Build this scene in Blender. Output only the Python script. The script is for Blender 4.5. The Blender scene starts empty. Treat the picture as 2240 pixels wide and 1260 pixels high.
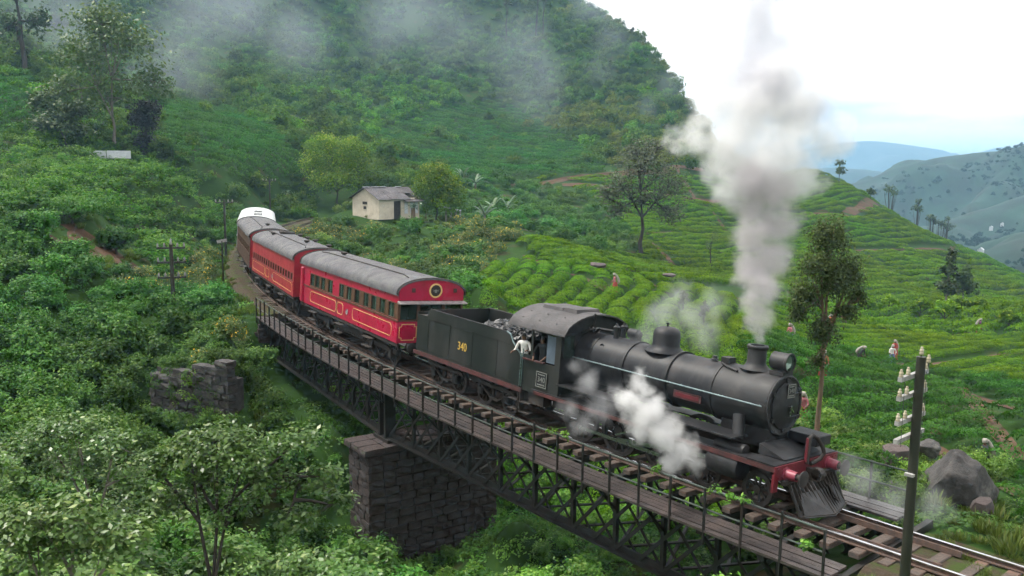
import bpy, bmesh, math, random
import numpy as np
from mathutils import Vector, Matrix
random.seed(7); rng = np.random.default_rng(7)
R_ = math.radians
scene = bpy.context.scene
# ------------------------------------------------------------------ camera
FPX, W, H = 1901.7, 2240.0, 1260.0            # focal length in photograph pixels
CAM = np.array([10.842, -19.816, 8.535]); YAW, PITCH, ROLL = 2.4087, 0.1367, 0.0105
FW = np.array([math.cos(YAW)*math.cos(PITCH), math.sin(YAW)*math.cos(PITCH), -math.sin(PITCH)])
RT0 = np.array([math.sin(YAW), -math.cos(YAW), 0.0]); UP0 = np.cross(RT0, FW)
RT = RT0*math.cos(ROLL) + UP0*math.sin(ROLL); UP = UP0*math.cos(ROLL) - RT0*math.sin(ROLL)
cam_d = bpy.data.cameras.new('camera'); cam_d.sensor_width = 36.0; cam_d.lens = 36.0*FPX/W
cam_d.clip_start = 0.2; cam_d.clip_end = 20000
cam = bpy.data.objects.new('camera', cam_d); scene.collection.objects.link(cam)
cm = Matrix.Identity(4)
for i in range(3):
    cm[i][0], cm[i][1], cm[i][2], cm[i][3] = RT[i], UP[i], -FW[i], CAM[i]
cam.matrix_world = cm; scene.camera = cam
# ------------------------------------------------------------------ sky, sun, exposure
SUN_AZ, SUN_EL = YAW + R_(72), R_(60)          # direction towards the sun (veiled by cloud)
world = bpy.data.worlds.new('World'); scene.world = world; world.use_nodes = True
wn = world.node_tree.nodes; wl = world.node_tree.links; wn.clear()
wout = wn.new('ShaderNodeOutputWorld'); wbg = wn.new('ShaderNodeBackground'); wl.new(wbg.outputs[0], wout.inputs[0])
sky = wn.new('ShaderNodeTexSky'); sky.sky_type = 'NISHITA'; sky.sun_disc = False
sky.sun_elevation = SUN_EL; sky.sun_rotation = R_(90) - SUN_AZ; sky.altitude = 1200; sky.dust_density = 3
tc = wn.new('ShaderNodeTexCoord'); mp = wn.new('ShaderNodeMapping'); mp.inputs['Scale'].default_value = (2.2, 2.2, 16)
wl.new(tc.outputs['Generated'], mp.inputs['Vector'])
cn = wn.new('ShaderNodeTexNoise'); cn.inputs['Scale'].default_value = 1.6; cn.inputs['Detail'].default_value = 6; cn.inputs['Roughness'].default_value = .55
wl.new(mp.outputs[0], cn.inputs['Vector'])
cr = wn.new('ShaderNodeValToRGB'); cr.color_ramp.elements[0].position = .27; cr.color_ramp.elements[0].color = (4.5, 4.85, 5.3, 1)
cr.color_ramp.elements[1].position = .45; cr.color_ramp.elements[1].color = (8.8, 8.55, 8.2, 1)
wl.new(cn.outputs['Fac'], cr.inputs[0])
wm = wn.new('ShaderNodeMixRGB'); wm.inputs[0].default_value = .97       # closed cloud cover over the clear sky
wl.new(sky.outputs[0], wm.inputs[1]); wl.new(cr.outputs[0], wm.inputs[2]); wl.new(wm.outputs[0], wbg.inputs[0])
wbg.inputs[1].default_value = .1
sd = bpy.data.lights.new('sun', 'SUN'); sd.energy = 2.6; sd.angle = R_(12); sd.color = (1, .95, .86)
sun = bpy.data.objects.new('sun', sd); scene.collection.objects.link(sun)
sdir = Vector((math.cos(SUN_AZ)*math.cos(SUN_EL), math.sin(SUN_AZ)*math.cos(SUN_EL), math.sin(SUN_EL)))
sun.rotation_euler = sdir.to_track_quat('Z', 'Y').to_euler()
vs = scene.view_settings; vs.view_transform = 'Standard'; vs.look = 'None'; vs.exposure = 1.05; vs.gamma = 1.0; vs.use_curve_mapping = False
scene.cycles.max_bounces = 5; scene.cycles.diffuse_bounces = 2; scene.cycles.glossy_bounces = 2; scene.cycles.transmission_bounces = 3
scene.cycles.volume_bounces = 4; scene.cycles.transparent_max_bounces = 6
scene.cycles.volume_step_rate = 1.0; scene.cycles.volume_max_steps = 256
scene.cycles.use_denoising = True; scene.cycles.use_adaptive_sampling = True; scene.cycles.adaptive_threshold = .04; scene.cycles.adaptive_min_samples = 12
# ------------------------------------------------------------------ helpers
COL = scene.collection
def at(u, v, k):                                 # the point k metres deep that the photograph shows at (u, v)
    return CAM + k*(FW + RT*(u-W/2)/FPX - UP*(v-H/2)/FPX)
def pix(P):
    d = np.asarray(P, float) - CAM; k = d @ FW
    return W/2 + FPX*(d @ RT)/k, H/2 - FPX*(d @ UP)/k, k
def tag(o, label=None, cat=None, group=None, kind=None):
    if label: o['label'] = label
    if cat: o['category'] = cat
    if group: o['group'] = group
    if kind: o['kind'] = kind
    return o
def empty(name, loc=(0, 0, 0), mat=None, parent=None):
    o = bpy.data.objects.new(name, None); COL.objects.link(o); o.empty_display_size = .3
    if mat is not None: o.matrix_world = mat
    else: o.location = loc
    if parent is not None: o.parent = parent
    return o
def link(name, me, parent=None, loc=None, rot=None, scl=None):
    o = bpy.data.objects.new(name, me); COL.objects.link(o)
    if parent is not None: o.parent = parent
    if loc is not None: o.location = loc
    if rot is not None: o.rotation_euler = rot
    if scl is not None: o.scale = scl if hasattr(scl, '__len__') else (scl,)*3
    return o
class MB:
    """collects simple shapes into one mesh"""
    def __init__(s): s.v = []; s.f = []
    def add(s, vs, fs):
        n = len(s.v); s.v += [tuple(map(float, q)) for q in vs]; s.f += [tuple(n+i for i in q) for q in fs]; return s
    def box(s, c, size, rot=None):
        x, y, z = (q/2 for q in size); P = [Vector((a*x, b*y, d*z)) for d in (-1, 1) for b in (-1, 1) for a in (-1, 1)]
        if rot is not None:
            m = rot if isinstance(rot, Matrix) else Matrix.Rotation(rot, 3, 'Z'); P = [m @ q for q in P]
        return s.add([q+Vector(c) for q in P], [(0, 2, 3, 1), (4, 5, 7, 6), (0, 1, 5, 4), (2, 6, 7, 3), (0, 4, 6, 2), (1, 3, 7, 5)])
    def bar(s, a, b, w, h, up=(0, 0, 1)):
        a, b = Vector(a), Vector(b); d = (b-a).normalized(); u = Vector(up)
        if abs(d.dot(u)) > .99: u = Vector((1, 0, 0))
        r = d.cross(u).normalized(); u = r.cross(d)
        P = [p + r*(i*w/2) + u*(j*h/2) for p in (a, b) for j in (-1, 1) for i in (-1, 1)]
        return s.add(P, [(0, 2, 3, 1), (4, 5, 7, 6), (0, 1, 5, 4), (2, 6, 7, 3), (0, 4, 6, 2), (1, 3, 7, 5)])
    def tube(s, pts, r, n=8, cap=True):
        pts = [Vector(q) for q in pts]; rr = r if hasattr(r, '__len__') else [r]*len(pts)
        rings = []; prev = None
        for i, q in enumerate(pts):
            d = (pts[min(i+1, len(pts)-1)]-pts[max(i-1, 0)]).normalized()
            if prev is None:
                u = Vector((0, 0, 1)) if abs(d.z) < .9 else Vector((1, 0, 0))
            else: u = prev
            a = d.cross(u).normalized(); b = a.cross(d).normalized(); prev = b
            rings.append([q + (a*math.cos(t)+b*math.sin(t))*rr[i] for t in (2*math.pi*k/n for k in range(n))])
        vs = [q for r_ in rings for q in r_]; fs = []
        for i in range(len(rings)-1):
            for k in range(n):
                fs.append((i*n+k, i*n+(k+1) % n, (i+1)*n+(k+1) % n, (i+1)*n+k))
        if cap: fs.append(tuple(range(n-1, -1, -1))); fs.append(tuple((len(rings)-1)*n+k for k in range(n)))
        return s.add(vs, fs)
    def lathe(s, prof, o=(0, 0, 0), axis='Z', n=24, a0=0, a1=2*math.pi):
        full = abs(a1-a0-2*math.pi) < 1e-6; m = n if full else n+1; vs = []
        for h, r in prof:
            for k in range(m):
                t = a0+(a1-a0)*k/n; c, d = r*math.cos(t), r*math.sin(t)
                vs.append({'Z': (c, d, h), 'X': (h, c, d), 'Y': (c, h, d)}[axis])
        fs = []
        for i in range(len(prof)-1):
            for k in range(n):
                k2 = (k+1) % m; q = (i*m+k, i*m+k2, (i+1)*m+k2, (i+1)*m+k)
                fs.append(q[::-1] if axis == 'Y' else q)
        return s.add([Vector(q)+Vector(o) for q in vs], fs)
    def prism(s, poly, d, o=(0, 0, 0)):
        """poly: 3-D points of a planar polygon, extruded along vector d"""
        n = len(poly); P = [Vector(q)+Vector(o) for q in poly]; Q = [q+Vector(d) for q in P]
        return s.add(P+Q, [tuple(range(n-1, -1, -1)), tuple(range(n, 2*n))] + [(i, (i+1) % n, n+(i+1) % n, n+i) for i in range(n)])
    def mesh(s, name, mat=None, smooth=None, bevel=0):
        me = bpy.data.meshes.new(name); me.from_pydata(s.v, [], s.f)
        bm = bmesh.new(); bm.from_mesh(me); bmesh.ops.recalc_face_normals(bm, faces=bm.faces)
        if bevel: bmesh.ops.bevel(bm, geom=[e for e in bm.edges if len(e.link_faces) == 2 and e.calc_face_angle(0) > .6], offset=bevel, segments=1, affect='EDGES')
        bm.to_mesh(me); bm.free()
        if mat is not None: me.materials.append(MATS[mat] if isinstance(mat, str) else mat)
        if smooth is not None:
            me.polygons.foreach_set('use_smooth', [True]*len(me.polygons)); me.set_sharp_from_angle(angle=R_(smooth))
        return me
    def build(s, name, mat=None, parent=None, smooth=None, bevel=0, **k):
        return link(name, s.mesh(name, mat, smooth, bevel), parent, **k)
# value noise on arrays ---------------------------------------------------------
_perm = rng.random((64, 64, 64))
def vnoise(x, y, z=0.0):
    x, y, z = np.broadcast_arrays(np.asarray(x, float), np.asarray(y, float), np.asarray(z, float))
    xi, yi, zi = np.floor(x).astype(int), np.floor(y).astype(int), np.floor(z).astype(int)
    fx, fy, fz = x-xi, y-yi, z-zi; fx, fy, fz = (t*t*(3-2*t) for t in (fx, fy, fz)); o = 0
    for a in (0, 1):
        for b in (0, 1):
            for c in (0, 1):
                o = o + (fx if a else 1-fx)*(fy if b else 1-fy)*(fz if c else 1-fz)*_perm[(xi+a) % 64, (yi+b) % 64, (zi+c) % 64]
    return o*2-1
def fbm(x, y, z=0.0, oct=4):
    o = 0; a = 1.0
    for i in range(oct): o = o + a*vnoise(x*2**i+i*7.3, y*2**i+i*3.1, z*2**i); a *= .5
    return o
# materials ------------------------------------------------------------------------
MATS = {}
def mat(name, col, col2=None, rough=.6, metal=0.0, scale=4.0, bump=0.0, bscale=None, spec=.5, detail=5, lo=.35, hi=.65, stretch=None, coat=0, col3=None, scale3=.7, lo3=.55, hi3=.7, rvar=0.12):
    m = bpy.data.materials.new(name); m.use_nodes = True; nt = m.node_tree; n = nt.nodes; l = nt.links
    b = n['Principled BSDF']; b.inputs['Roughness'].default_value = rough; b.inputs['Metallic'].default_value = metal
    b.inputs['Specular IOR Level'].default_value = spec; b.inputs['Coat Weight'].default_value = coat
    t = n.new('ShaderNodeTexCoord'); src = t.outputs['Object']
    if stretch:
        mpn = n.new('ShaderNodeMapping'); mpn.inputs['Scale'].default_value = stretch; l.new(src, mpn.inputs[0]); src = mpn.outputs[0]
    def noise(sc, d=detail):
        q = n.new('ShaderNodeTexNoise'); q.inputs['Scale'].default_value = sc; q.inputs['Detail'].default_value = d; q.inputs['Roughness'].default_value = .6
        l.new(src, q.inputs['Vector']); return q
    nz = noise(scale); rp = n.new('ShaderNodeValToRGB'); e = rp.color_ramp.elements
    c2 = col2 or tuple(q*.7 for q in col)
    e[0].position, e[1].position = lo, hi; e[0].color = (*col, 1); e[1].color = (*c2, 1)
    l.new(nz.outputs['Fac'], rp.inputs[0]); out = rp.outputs[0]
    if col3:
        n3 = noise(scale3); r3 = n.new('ShaderNodeValToRGB'); r3.color_ramp.elements[0].position = lo3; r3.color_ramp.elements[1].position = hi3
        l.new(n3.outputs['Fac'], r3.inputs[0]); mx = n.new('ShaderNodeMixRGB'); l.new(r3.outputs[0], mx.inputs[0]); l.new(out, mx.inputs[1]); mx.inputs[2].default_value = (*col3, 1); out = mx.outputs[0]
    l.new(out, b.inputs['Base Color'])
    if rvar:
        mr = n.new('ShaderNodeMapRange'); mr.inputs[3].default_value = max(.03, rough-rvar); mr.inputs[4].default_value = min(1, rough+rvar)
        l.new(nz.outputs['Fac'], mr.inputs[0]); l.new(mr.outputs[0], b.inputs['Roughness'])
    if bump:
        nb = noise(bscale or scale*3); bp = n.new('ShaderNodeBump'); bp.inputs['Strength'].default_value = bump; bp.inputs['Distance'].default_value = .05
        l.new(nb.outputs['Fac'], bp.inputs['Height']); l.new(bp.outputs[0], b.inputs['Normal'])
    MATS[name] = m; return m
def leaf_mat(name, a, b, c=None, trans=.35, rough=.5, spec=.35, vmin=.65, vmax=1.35, zone=.0, vz=.12):
    """a..b: leaf colours, picked per leaf; the whole plant is tinted by its own random value"""
    m = bpy.data.materials.new(name); m.use_nodes = True; n = m.node_tree.nodes; l = m.node_tree.links; n.clear()
    o = n.new('ShaderNodeOutputMaterial'); p = n.new('ShaderNodeBsdfPrincipled'); p.inputs['Roughness'].default_value = rough; p.inputs['Specular IOR Level'].default_value = spec
    at_ = n.new('ShaderNodeAttribute'); at_.attribute_name = 'tint'
    rp = n.new('ShaderNodeValToRGB'); e = rp.color_ramp.elements; e[0].color = (*a, 1); e[1].color = (*b, 1); e[1].position = .85
    if c: q = e.new(.97); q.color = (*c, 1)
    l.new(at_.outputs['Fac'], rp.inputs[0])
    oi = n.new('ShaderNodeObjectInfo'); mr = n.new('ShaderNodeMapRange'); mr.inputs[3].default_value = vmin; mr.inputs[4].default_value = vmax; l.new(oi.outputs['Random'], mr.inputs[0])
    geo = n.new('ShaderNodeNewGeometry'); nz = n.new('ShaderNodeTexNoise'); nz.inputs['Scale'].default_value = .06; nz.inputs['Detail'].default_value = 4; l.new(geo.outputs['Position'], nz.inputs['Vector'])
    hs = n.new('ShaderNodeHueSaturation'); l.new(rp.outputs[0], hs.inputs['Color'])
    mv = n.new('ShaderNodeMapRange'); mv.inputs[1].default_value = .3; mv.inputs[2].default_value = .7; mv.inputs[3].default_value = 1-vz; mv.inputs[4].default_value = 1+vz; l.new(nz.outputs['Fac'], mv.inputs[0]); mm = n.new('ShaderNodeMath'); mm.operation = 'MULTIPLY'; l.new(mv.outputs[0], mm.inputs[0]); l.new(mr.outputs[0], mm.inputs[1]); l.new(mm.outputs[0], hs.inputs['Value'])
    m2 = n.new('ShaderNodeMapRange'); m2.inputs[1].default_value = .3; m2.inputs[2].default_value = .7; m2.inputs[3].default_value = .49-zone; m2.inputs[4].default_value = .51+zone; l.new(nz.outputs['Fac'], m2.inputs[0]); l.new(m2.outputs[0], hs.inputs['Hue'])
    l.new(hs.outputs[0], p.inputs['Base Color'])
    tr = n.new('ShaderNodeBsdfTranslucent'); l.new(hs.outputs[0], tr.inputs['Color']); mx = n.new('ShaderNodeMixShader'); mx.inputs[0].default_value = trans
    l.new(p.outputs[0], mx.inputs[1]); l.new(tr.outputs[0], mx.inputs[2]); l.new(mx.outputs[0], o.inputs[0])
    MATS[name] = m; return m
def text_mesh(s, size, mat_name, depth=.01):
    cu = bpy.data.curves.new('lettering', 'FONT'); cu.body = s; cu.size = size; cu.extrude = depth; cu.align_x = 'CENTER'; cu.align_y = 'CENTER'
    o = bpy.data.objects.new('lettering', cu); COL.objects.link(o); bpy.context.view_layer.update()
    me = bpy.data.meshes.new_from_object(o.evaluated_get(bpy.context.evaluated_depsgraph_get())); bpy.data.objects.remove(o)
    me.materials.clear(); me.materials.append(MATS[mat_name]); return me
# ------------------------------------------------------------------ track geometry
RAD, CANT, GRADE = 137.44, .0679, .0124
def trk(s, lat=0.0, z=0.0):
    """s metres back along the curve from the engine's buffer beam, lat towards the inside of the curve"""
    t = s/RAD; return np.array([-(RAD-lat)*math.sin(t), RAD-(RAD-lat)*math.cos(t), z + GRADE*s])
def trk_inv(x, y):
    dx, dy = -np.asarray(x, float), RAD-np.asarray(y, float); return RAD*np.arctan2(dx, dy), RAD-np.hypot(dx, dy)
B0, B1, BP = 33.5, -2.2, 17.9                     # bridge ends and pier
# ------------------------------------------------------------------ terrain: control points seen in the photograph (u, v, depth, plant height to take off)
CP = [(0,1250,14,2.2),(300,1250,14,2.6),(600,1250,16,2.6),(800,1250,22,1.5),(1000,1250,26,1.5),(1200,1250,25,1),(1400,1262,24,.5),
 (0,1050,22,1.6),(300,1080,22,2.6),(600,1100,24,2.5),(760,1190,31,1.5),(900,1240,31,1.2),(1040,1230,30,1.0),(1150,1150,31,1.0),(1300,1210,28,.6),
 (0,900,31,1.5),(250,900,33,1.8),(480,930,37,1.5),(700,940,38,.8),(600,860,43,1.),
 (395,802,43,.3),(485,750,41.5,.3),(350,915,40,.4),(450,915,38.5,.4),(0,700,42,1.5),(200,740,43,1.5),(380,690,47,1.2),(480,740,46,.8),(0,560,50,1.2),(110,500,55,.3),(170,480,57,.8),(170,420,62,1),(250,560,54,.3),(330,620,51,1.),
 (0,440,66,1),(0,350,90,1),(0,180,135,1),(400,420,80,1),(300,480,66,1),(480,600,60,1),(450,520,74,1.),(500,440,98,1),(250,350,112,.4),(400,340,120,.6),(550,350,125,1),(450,250,160,1.2),(250,200,175,1),(640,430,118,1),(560,425,112,1),
 (830,478,112,.1),(760,480,105,.4),(900,500,98,.4),(760,560,76,1),(900,570,73,1),(1000,540,84,1),(1010,610,58,.6),(1040,670,48,.4),(960,600,60,1),(1000,490,104,.4),(700,500,92,1),
 (1141,509,92,.9),(1230,540,86,.9),(1436,603,74,.9),(1620,640,68,.9),(1250,640,58,.9),(1400,715,46,.9),(1500,720,46,.9),(1100,640,54,.9),(1320,590,68,.9),(1150,580,68,.9),
 (1640,760,42,.9),(1800,900,36,.9),(1800,1000,29,.7),(1700,680,66,.9),(1720,620,88,.9),(2240,1060,27,.7),(2080,1120,24,.3),(1950,1090,24.5,.4),(2100,1250,18.5,0),(2240,1240,18.5,0),(2240,900,37,.8),(2240,720,74,.8),(2000,900,38,.8),(1955,800,54,.8),(1900,690,84,.8),(2150,650,104,.8),(2050,760,62,.8),(2240,660,90,.8),(2120,980,31,.8),
 (1300,530,104,.8),(1405,566,103,.8),(1500,590,98,.8),(1550,520,130,.8),(1400,500,128,.8),(1300,430,150,.8),(1550,440,165,.8),(1500,388,192,.8),(1350,400,175,.8),(1100,405,150,1),(1000,425,136,1),(1200,470,118,1.5),(1100,470,110,1.5),(900,400,140,1),(1620,600,102,.8),
 (1780,362,235,.8),(1850,388,225,.8),(1930,440,212,.8),(2000,485,200,.8),(2080,530,185,.8),(2140,575,172,.8),(2240,612,155,.8),(1850,480,172,.8),(1700,500,150,.8),(1720,420,200,.8),(2000,590,132,.8),(2100,630,125,.8),(1800,560,130,.8),(1650,420,205,.8),(1620,380,230,.8),
 (1545,352,215,1),(1480,192,300,1),(1430,125,325,1),(1390,88,345,1),(1320,28,372,1),(1260,0,388,1),(1200,-40,400,1),(1200,200,300,1),(1200,300,240,1),(1350,300,235,1),(1350,180,295,1),(900,300,225,1),(900,150,320,1),(700,200,270,1),(700,50,360,1),(300,50,310,1),(300,140,220,1),(0,50,250,1),(0,-150,330,1),(600,-200,430,1),(1000,-160,440,1),(1080,60,360,1),(500,120,300,1),(100,120,190,1)]
HID = [(1560,450,330),(1650,470,300),(1500,330,480),(1380,230,560),(1250,150,600),(1900,640,300),(2050,700,290),(2240,800,290),(1780,560,350),(1000,100,700),(500,80,700),(0,60,560)]   # the far sides of the hills
pts = []
for u, v, k, off in CP:
    P = at(u, v, k); pts.append((P[0], P[1], P[2]-off))
for u, v, k in HID: pts.append(tuple(at(u, v, k)))
for s, lat, z in ((15,-6,-7.6),(19,-6,-7.6),(15,6,-7.0),(25,-7,-5.2),(25,6,-4.0),(20,0,-7.6),(16,0,-7.6),(13,-2,-7.2),(28,0,-3.6),(10,0,-5.4),(10,-6,-5.6),(5,-4,-3.2),(5,6,-3.2),(1,0,-1.6),(31,5,-2),(-4,-4,-.6),(-9,-4,-.7),(-4,4,-.9),(60,3,0),(60,-4,-.2),(90,-6,.5),(90,6,.5)):
    pts.append(tuple(trk(s, lat, z)))
for az, r, z in ((60,12,3),(120,14,3.5),(180,14,4),(240,14,3.5),(300,12,3),(60,80,2),(120,80,10),(180,80,14),(240,80,10),(300,80,0),(60,500,20),(120,500,60),(180,500,70),(240,500,40),(300,500,-20),(40,160,25),(320,160,-18),(40,500,70),(320,450,-45)):
    a = YAW+R_(az); pts.append((CAM[0]+r*math.cos(a), CAM[1]+r*math.sin(a), z))
for az in range(-45, 316, 30):
    a = YAW+R_(az)
    for r in (1200, 3000, 9000): pts.append((CAM[0]+r*math.cos(a), CAM[1]+r*math.sin(a), -110 if r < 2000 else -170))
for r in (2.5,):
    for az in range(0, 360, 60): a = YAW+R_(az); pts.append((CAM[0]+r*math.cos(a), CAM[1]+r*math.sin(a), 5.4))
CPT = np.array(pts)
def _q(x, y):
    dx, dy = x-CAM[0], y-CAM[1]; r = np.hypot(dx, dy)+1e-6
    return np.stack([1.6*dx/r, 1.6*dy/r, np.log(r)], -1), r
_Q, _r = _q(CPT[:, 0], CPT[:, 1]); _e = (CPT[:, 2]-CAM[2])/_r
def _phi(a, b):
    return -np.sqrt(((a[:, None, :]-b[None])**2).sum(-1)+.05**2)
_A = np.zeros((len(_e)+1,)*2); _A[:-1, :-1] = _phi(_Q, _Q)-np.eye(len(_e))*.004; _A[-1, :-1] = _A[:-1, -1] = 1
_w = np.linalg.solve(_A, np.append(_e, 0))
def sm(a, b, t): t = np.clip((t-a)/(b-a), 0, 1); return t*t*(3-2*t)
def TH(x, y, fine=True):
    """terrain height"""
    x = np.atleast_1d(np.asarray(x, float)); y = np.atleast_1d(np.asarray(y, float)); out = np.empty(len(x))
    for i in range(0, len(x), 20000):
        q, r = _q(x[i:i+20000], y[i:i+20000]); out[i:i+20000] = CAM[2] + r*(_phi(q, _Q) @ _w[:-1] + _w[-1])
    r = np.hypot(x-CAM[0], y-CAM[1])
    if fine: out = out + fbm(x/7, y/7, 3.3, 3)*np.clip(.002*r, .05, .5)*1.2 + fbm(x/28, y/28, 8.3, 3)*np.clip((r-60)*.012, 0, 2.5)*np.clip(1-(r-600)/400, 0, 1)
    s, lat = trk_inv(x, y); base = GRADE*np.clip(s, -60, 140)
    on = (1-sm(2.0, np.where(lat < 0, 12.0, 6.0), np.abs(lat)))*sm(B0-.6, B0+.4, s)*(1-sm(110, 140, s)) + (1-sm(2.4, 5.0, np.abs(lat)))*(1-sm(B1-1.0, B1+.6, s))*sm(-50, -30, s)
    out = out*(1-on) + (base-.36)*on
    br = (1-sm(2.5, 4.5, np.abs(lat)))*sm(B1-.4, B1+1.2, s)*(1-sm(B0-1.6, B0-.2, s))
    lim = base - 1.2 - 2.6*sm(B1, B1+7, s)
    return np.where(br > 0, np.minimum(out, out*(1-br)+np.minimum(out, lim)*br), out)
def TZ(x, y): return float(TH([x], [y])[0])
def on_ground(u, v, k0=10, k1=700):
    """where the view through (u, v) first meets the terrain"""
    ks = np.geomspace(k0, k1, 500); P = CAM[None] + ks[:, None]*(FW + RT*(u-W/2)/FPX - UP*(v-H/2)/FPX)[None]
    d = P[:, 2]-TH(P[:, 0], P[:, 1], False); i = np.argmax(d < 0)
    if d[i] >= 0: i = len(ks)-1
    t = d[i-1]/(d[i-1]-d[i]+1e-9) if i else 0; p = P[i-1]*(1-t)+P[i]*t
    return np.array([p[0], p[1], TZ(p[0], p[1])])
mat('earth', (.02,.05,.01), (.06,.045,.025), scale=.35, rough=1, bump=.6, bscale=2.5, lo=.55, hi=.7, col3=(.028,.065,.01), scale3=1.4, spec=.1)
def polar_mesh(name, az, rr, hf, m):
    A, Rr = np.meshgrid(az, rr); x = CAM[0]+Rr*np.cos(A); y = CAM[1]+Rr*np.sin(A)
    z = hf(x.ravel(), y.ravel()); V = np.stack([x.ravel(), y.ravel(), z], -1); na, nr = len(az), len(rr)
    i = np.arange(nr-1)[:, None]*na + np.arange(na-1)[None]; F = np.stack([i, i+1, i+1+na, i+na], -1).reshape(-1, 4)
    me = bpy.data.meshes.new(name); me.from_pydata(V.tolist(), [], F[:, ::-1].tolist()); me.materials.append(MATS[m])
    me.polygons.foreach_set('use_smooth', [True]*len(me.polygons)); me.update(); return link(name, me)
az = np.radians(np.concatenate([np.arange(-180, -36, 4), np.arange(-36, 36, .22), np.arange(36, 180.1, 4)]))+YAW
rr = np.concatenate([[.3, 1.5], np.geomspace(3, 620, 300), np.geomspace(660, 9000, 18)])
tag(polar_mesh('terrain', az, rr, TH, 'earth'), kind='structure')
# ------------------------------------------------------------------ track and bridge
mat('rail_steel', (.72,.72,.75), (.5,.48,.48), rough=.16, metal=1, scale=3)
mat('rail_rust', (.09,.05,.035), (.05,.035,.03), rough=.8, scale=9)
mat('sleeper_wood', (.1,.072,.058), (.05,.04,.035), rough=.8, scale=5, stretch=(1,1,6), bump=.5, bscale=20, col3=(.19,.1,.07), scale3=1.2)
mat('plank_wood', (.066,.054,.051), (.034,.028,.028), rough=.42, scale=4, bump=.3, bscale=14, col3=(.1,.076,.07), scale3=1.1, spec=.6)
mat('girder_iron', (.012,.013,.012), (.03,.021,.018), rough=.6, scale=2.5, bump=.2, lo=.45, hi=.75)
mat('rail_paint', (.05,.075,.06), (.02,.024,.022), rough=.45, scale=2.2, col3=(.12,.15,.13), scale3=1.8, lo3=.6, hi3=.75)
mat('stone', (.04,.03,.028), (.018,.015,.015), rough=.9, scale=2.6, bump=.9, bscale=7, col3=(.085,.066,.064), scale3=1.1, lo3=.5, hi3=.75)
mat('stone_grey', (.06,.056,.056), (.022,.02,.022), rough=.92, scale=3, bump=.9, bscale=8, col3=(.06,.075,.035), scale3=1.4, lo3=.55, hi3=.7)
mat('cap_stone', (.06,.04,.038), (.026,.021,.021), rough=.9, scale=4, bump=.8, bscale=10, col3=(.05,.07,.03), scale3=1.1, lo3=.58, hi3=.7)
def canted(s, lat, z):
    """a point of the rail plane, which leans into the curve"""
    P = trk(s, lat*math.cos(CANT)+z*math.sin(CANT), 0); P[2] += z*math.cos(CANT)-lat*math.sin(CANT); return P
def strip(name, ss, f, prof, m, parent, smooth=None):
    """a profile of (lat, z) points swept along the track"""
    b = MB(); n = len(prof); V = [f(s, a, z) for s in ss for a, z in prof]; F = []
    for i in range(len(ss)-1):
        for k in range(n): F.append((i*n+k, i*n+(k+1) % n, (i+1)*n+(k+1) % n, (i+1)*n+k))
    F += [tuple(range(n)), tuple((len(ss)-1)*n+k for k in range(n-1, -1, -1))]
    b.add(V, F); return b.build(name, m, parent, smooth)
track = empty('railway_track', trk(0)); tag(track, kind='structure')
tinv = Matrix.Translation(-Vector(trk(0)))
def reparent(o, par): o.parent = par; o.matrix_parent_inverse = Matrix.Translation(par.location).inverted(); return o
ss = np.arange(-14, 112, 1.0)
for lat in (-.872, .872):
    reparent(strip('rail', ss, canted, [(lat+a, z) for a, z in ((-.07,-.15),(.07,-.15),(.07,-.13),(.012,-.11),(.012,-.04),(.035,-.03),(.035,-.006),(-.035,-.006),(-.035,-.03),(-.012,-.04),(-.012,-.11),(-.07,-.13))], 'rail_rust', None), track)
    reparent(strip('rail_head', ss, canted, [(lat+a, z) for a, z in ((-.037,-.03),(.037,-.03),(.037,-.004),(.03,.001),(-.03,.001),(-.037,-.004))], 'rail_steel', None), track)
for lat in (-.6, .6):
    reparent(strip('guard_rail', np.arange(B1-1.5, B0, 1.0), canted, [(lat+a, z) for a, z in ((-.05,-.15),(.05,-.15),(.03,-.02),(-.03,-.02))], 'rail_rust', None), track)
slb = [MB().box((0, 0, 0), (.25, 2.75, .15)).mesh('sleeper', 'sleeper_wood', bevel=.012), MB().box((0, 0, 0), (.27, 2.65, .15)).mesh('sleeper', 'sleeper_wood', bevel=.02)]
for i, s in enumerate(np.arange(-13.6, 46, .68)):
    s += random.uniform(-.03, .03); P = canted(s, random.uniform(-.04, .04), -.228); t = s/RAD
    o = link('sleeper', slb[i % 2]); o.location = P; o.rotation_euler = (-CANT, 0, -t+math.pi+random.uniform(-.02, .02)); o.rotation_euler = (-CANT, 0, -t + random.uniform(-.015, .015)); reparent(o, track)
mat('ballast', (.085,.062,.045), (.045,.036,.026), scale=14, rough=1, bump=1.0, bscale=30, col3=(.05,.075,.02), scale3=1.3, lo3=.48, hi3=.62, spec=.1)
for a, b in ((-14, B1-.2), (B0+.2, 112)):
    q = np.arange(a, b, .5); st = strip('ballast', q, canted, [(-2.3,-.42),(-1.75,-.2),(-.5,-.19),(.5,-.19),(1.75,-.2),(2.3,-.42)], 'ballast', None); reparent(st, track)
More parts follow.
